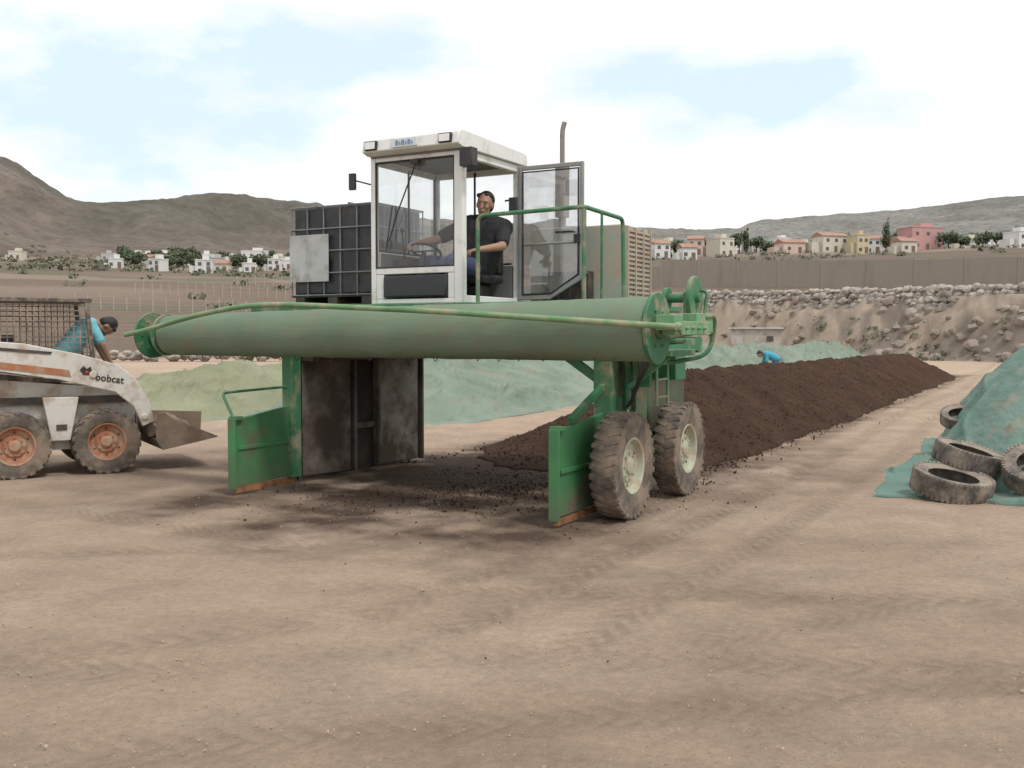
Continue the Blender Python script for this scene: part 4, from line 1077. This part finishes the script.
for a in [(139,400,9,6,8,'white','flat',8,2),(152,380,8,5,7,'cream','tile',-25,2),(165,430,10,6,8,'white','flat',10,2),(181,370,8,5,7,'white','flat',-30,1),
          (207,350,8,6,7,'white','flat',22,2),(218,335,7,5,7,'grey','flat',-8,1),(233,375,8,5,7,'white','flat',34,1),(257,420,18,9,9,'white','flat',6,2),(279,400,9,6,8,'cream','flat',-26,2),(288,350,7,4.5,7,'white','flat',0,1),
          (245,450,9,5,8,'cream','tile',15,1),(195,460,8,5,8,'grey','flat',40,2),(20,400,8,5,8,'cream','flat',0,1),(110,440,9,5,8,'grey','flat',25,1),(172,350,6,4,6,'cream','tile',0,1),(122,425,7,5,7,'white','flat',12,2),(213,410,7,5,7,'white','flat',-12,2),(266,370,8,4,7,'white','flat',20,1),(149,450,7,5,7,'white','flat',-16,2),(228,330,6,4,6,'cream','flat',8,1),
          (118,290,6,4,6,'white','flat',14,1),(160,275,6,5,6,'white','flat',-20,2),(206,262,7,5,6,'white','flat',10,2),(224,280,6,4,6,'cream','tile',0,1),(250,268,5,4,5,'white','flat',25,1),(276,300,6,5,6,'white','flat',5,2),(150,480,7,5,7,'white','flat',5,2),(176,490,7,5,7,'cream','flat',-15,1),
          (658,270,6,5,7,'white','tile',15,2),(667,330,7,6,7,'cream','flat',30,2),(695,290,6,6,7,'salmon','tile',-15,2),(686,250,5,4,6,'white','tile',10,1),(719,285,7,6.5,8,'cream','flat',30,2),(732,340,5,7,7,'white','flat',10,2),
          (779,460,10,8,8,'white','flat',25,2),(788,285,9,4,8,'salmon','tile',12,1),(801,350,8,5,8,'cream','flat',-28,2),(828,285,11,6,8,'cream','tile',16,2),(856,280,5,6.5,7,'ochre','flat',14,2),(871,300,6,5.5,7,'white','tile',-14,2),
          (918,285,14,8,9,'pink','flat',15,2),(902,268,6,4,7,'cream','tile',10,1),(966,300,9,3.5,7,'cream','flat',10,1),(1016,270,7,6,8,'white','flat',15,2),(990,380,8,5,7,'white','flat',30,1),(846,390,7,5,7,'white','flat',5,2),(752,340,7,5,7,'grey','flat',25,1),(1040,300,9,6,8,'cream','tile',8,2),(930,400,7,5,7,'white','flat',-20,2),(816,440,7,5,7,'white','flat',20,2),(706,400,7,5,7,'white','flat',10,2),(960,450,7,5,7,'white','flat',-10,2)]:
    house(*a)

# ------------------------------------------------------------------ trees
M_leaf = pmat('foliage', (.08,.105,.055), .8, 0, .5, .8, (.055,.07,.04), .4, 1.5, 0)
M_bark = pmat('bark', (.11,.085,.065), .9, 0, .3, 4, None, bmp=.3)
def leafcloud(mb, c, rx, rz, n, sz):
    for i in range(n):
        while True:
            p = Vector((rnd.uniform(-1,1), rnd.uniform(-1,1), rnd.uniform(-1,1)))
            if .25 < p.length < 1: break
        k = 1+.35*math.sin(p.x*5+c[0])*math.cos(p.y*4)
        q = Vector(c)+Vector((p.x*rx*k, p.y*rx*k, p.z*rz*k)); s = sz*rnd.uniform(.6,1.4)
        a = Vector((rnd.gauss(0,1), rnd.gauss(0,1), rnd.gauss(0,1))).normalized(); b_ = a.orthogonal().normalized()
        mb.add([q-a*s, q+b_*s*.7, q+a*s, q-b_*s*.7], [(0,1,2,3)])
def tree(px, Y, h, wd, kind='round'):
    X = (px-512)/1000*Y; z = tz(X, Y)-.2
    r = empty('cypress_tree' if kind == 'tall' else 'tree', (X,Y,z), 0, None, 'slender dark green cypress among the houses' if kind == 'tall' else 'rounded dark green tree among the village houses', 'tree', 'village trees')
    mb = MB(); mb.cyl((0,0,-.3), (0,0,h*.6), .22, .08, 8)
    for k in range(4):
        a = k*1.6; mb.cyl((0,0,h*.35), (math.cos(a)*wd*.6, math.sin(a)*wd*.6, h*.65), .09, .04, 6)
    mb.obj('trunk', M_bark, r)
    mb = MB()
    if kind == 'tall': leafcloud(mb, (0,0,h*.55), wd*.5, h*.47, 420, .35)
    else:
        for k in range(6):
            a = rnd.uniform(0,6.28); leafcloud(mb, (math.cos(a)*wd*.5, math.sin(a)*wd*.5, h*rnd.uniform(.5,.8)), wd*.62, h*.24, 110, .42)
    mb.obj('crown', M_leaf, r, smooth=False)
for a in [(681,275,5,2.6),(745,290,7,1.6,'tall'),(738,300,7,2.6),(836,300,6,2.6),(884,285,9,2.2,'tall'),(890,290,6,2.8),(946,280,5,3),(958,290,4.5,2.8),(980,285,5,2.6),(1000,295,5,3),(843,310,6,2.4),(816,320,5,2.2),(708,300,5,2.2),(768,330,5,2.6),
          (126,400,7,3),(158,415,6,3),(172,395,6,3),(192,370,7,3),(226,380,6,2.6),(270,420,7,3),(296,380,6,3),(184,355,5,2.4),(143,370,5,2.5),(928,330,6,3),(1022,320,7,3),(199,420,6,3),(240,365,5,2.6),(131,360,5,2.6),(755,300,5,3),(970,320,6,3),
          (168,285,5,3),(185,292,6,3.2),(196,300,5,3),(136,300,5,3),(240,290,5,3),(262,300,5,3),(175,330,7,3.4),(188,345,6,3)]:
    tree(*a)
mb = MB()
for i in range(900):
    Y = rnd.uniform(110, 515); t = rnd.choice([rnd.uniform(-.62,-.2), rnd.uniform(.12,.62)]); X = t*Y
    if t > .1 and Y < 135: continue
    if Y < 230 and rnd.random() < .85: continue
    leafcloud(mb, (X, Y, tz(X, Y)+.3), rnd.uniform(.6,2.6), rnd.uniform(.3,1.1), 22, .42)
for i in range(90):
    x = rnd.uniform(16, 36); y = 95-(x-15)*2.1+rnd.uniform(-3, 5); leafcloud(mb, (x, y, tz(x, y)+.1), rnd.uniform(.2,.5), rnd.uniform(.15,.35), 22, .12)
o = mb.obj('shrubs', pmat('scrub', (.105,.11,.07), .85, 0, .4, .1, None, bmp=0), smooth=False); o['kind'] = 'stuff'

# ------------------------------------------------------------------ world
w = bpy.data.worlds.new('World'); scene.world = w; w.use_nodes = True
nt = w.node_tree; nt.nodes.clear()
out = nt.nodes.new('ShaderNodeOutputWorld'); bg = nt.nodes.new('ShaderNodeBackground'); bg.inputs[1].default_value = .1
nt.links.new(bg.outputs[0], out.inputs[0])
sk = nt.nodes.new('ShaderNodeTexSky'); sk.sky_type = 'NISHITA'; sk.sun_disc = False
SE, SR = R(58), R(140)
sk.sun_elevation = SE; sk.sun_rotation = SR; sk.air_density = 1.0; sk.dust_density = 1.5
tc = nt.nodes.new('ShaderNodeTexCoord'); G = tc.outputs['Generated']
mp = nt.nodes.new('ShaderNodeMapping'); mp.inputs['Scale'].default_value = (1, 1, 2.4); nt.links.new(G, mp.inputs[0])
n1 = nz(nt, 4.2, 9, .6, vec=mp.outputs[0]); n2 = nz(nt, 9, 8, .6, vec=mp.outputs[0])
acc = None
for (px, py, rad, amt) in ((50,130,.18,1.1),(200,100,.18,1.1),(300,62,.13,1.1),(130,175,.11,.9),(270,125,.10,.9),(760,100,.10,1.1),(845,115,.07,.9),(625,80,.07,1.)):
    v = Vector(((px-512)/1000, 1, (335-py)/1000)).normalized(); v.z *= 2.4
    dn = nt.nodes.new('ShaderNodeVectorMath'); dn.operation = 'DISTANCE'; nt.links.new(mp.outputs[0], dn.inputs[0]); dn.inputs[1].default_value = v
    mr = mrange(nt, dn.outputs['Value'], 0, rad*1.7, amt, 0)
    if acc is None: acc = mr
    else:
        a = nt.nodes.new('ShaderNodeMath'); a.operation = 'MAXIMUM'; nt.links.new(acc, a.inputs[0]); nt.links.new(mr, a.inputs[1]); acc = a.outputs[0]
def mth(op, a, b_):
    m_ = nt.nodes.new('ShaderNodeMath'); m_.operation = op
    for s_, v_ in zip(m_.inputs, (a, b_)):
        if isinstance(v_, (int, float)): s_.default_value = v_
        else: nt.links.new(v_, s_)
    return m_.outputs[0]
q = mth('ADD', mth('MULTIPLY', mth('SUBTRACT', n1, .5), 2.9), mth('MULTIPLY', mth('SUBTRACT', n2, .5), 1.5))
blue = mrange(nt, mth('ADD', acc, q), .22, .90, 0., 1.)
cl = mixc(nt, mrange(nt, n2, .3, .7), (9.8,9.9,10.), (12.,12.,12.))
pale = mixc(nt, .88, sk.outputs[0], (8.4,10.1,11.2))
fin = mixc(nt, blue, cl, pale)
nt.links.new(fin, bg.inputs[0])
sun = bpy.data.lights.new('sun', 'SUN'); sun.energy = 2.1; sun.angle = R(8); sun.color = (1, .96, .91)
so = bpy.data.objects.new('sun', sun); COL.objects.link(so)
sv = Vector((math.sin(SR)*math.cos(SE), math.cos(SR)*math.cos(SE), math.sin(SE)))
so.rotation_euler = (-sv).to_track_quat('-Z', 'Y').to_euler(); so.location = (0, 0, 50)

scene.view_settings.view_transform = 'Standard'; scene.view_settings.look = 'None'; scene.view_settings.exposure = 0
cam = bpy.data.cameras.new('camera'); co = bpy.data.objects.new('camera', cam); COL.objects.link(co)
cam.sensor_width = 36; cam.lens = 36*1000/1024; cam.clip_end = 9000; cam.clip_start = .05
co.location = (0, 0, 1.7); co.rotation_euler = (R(90-2.805), 0, 0); scene.camera = co
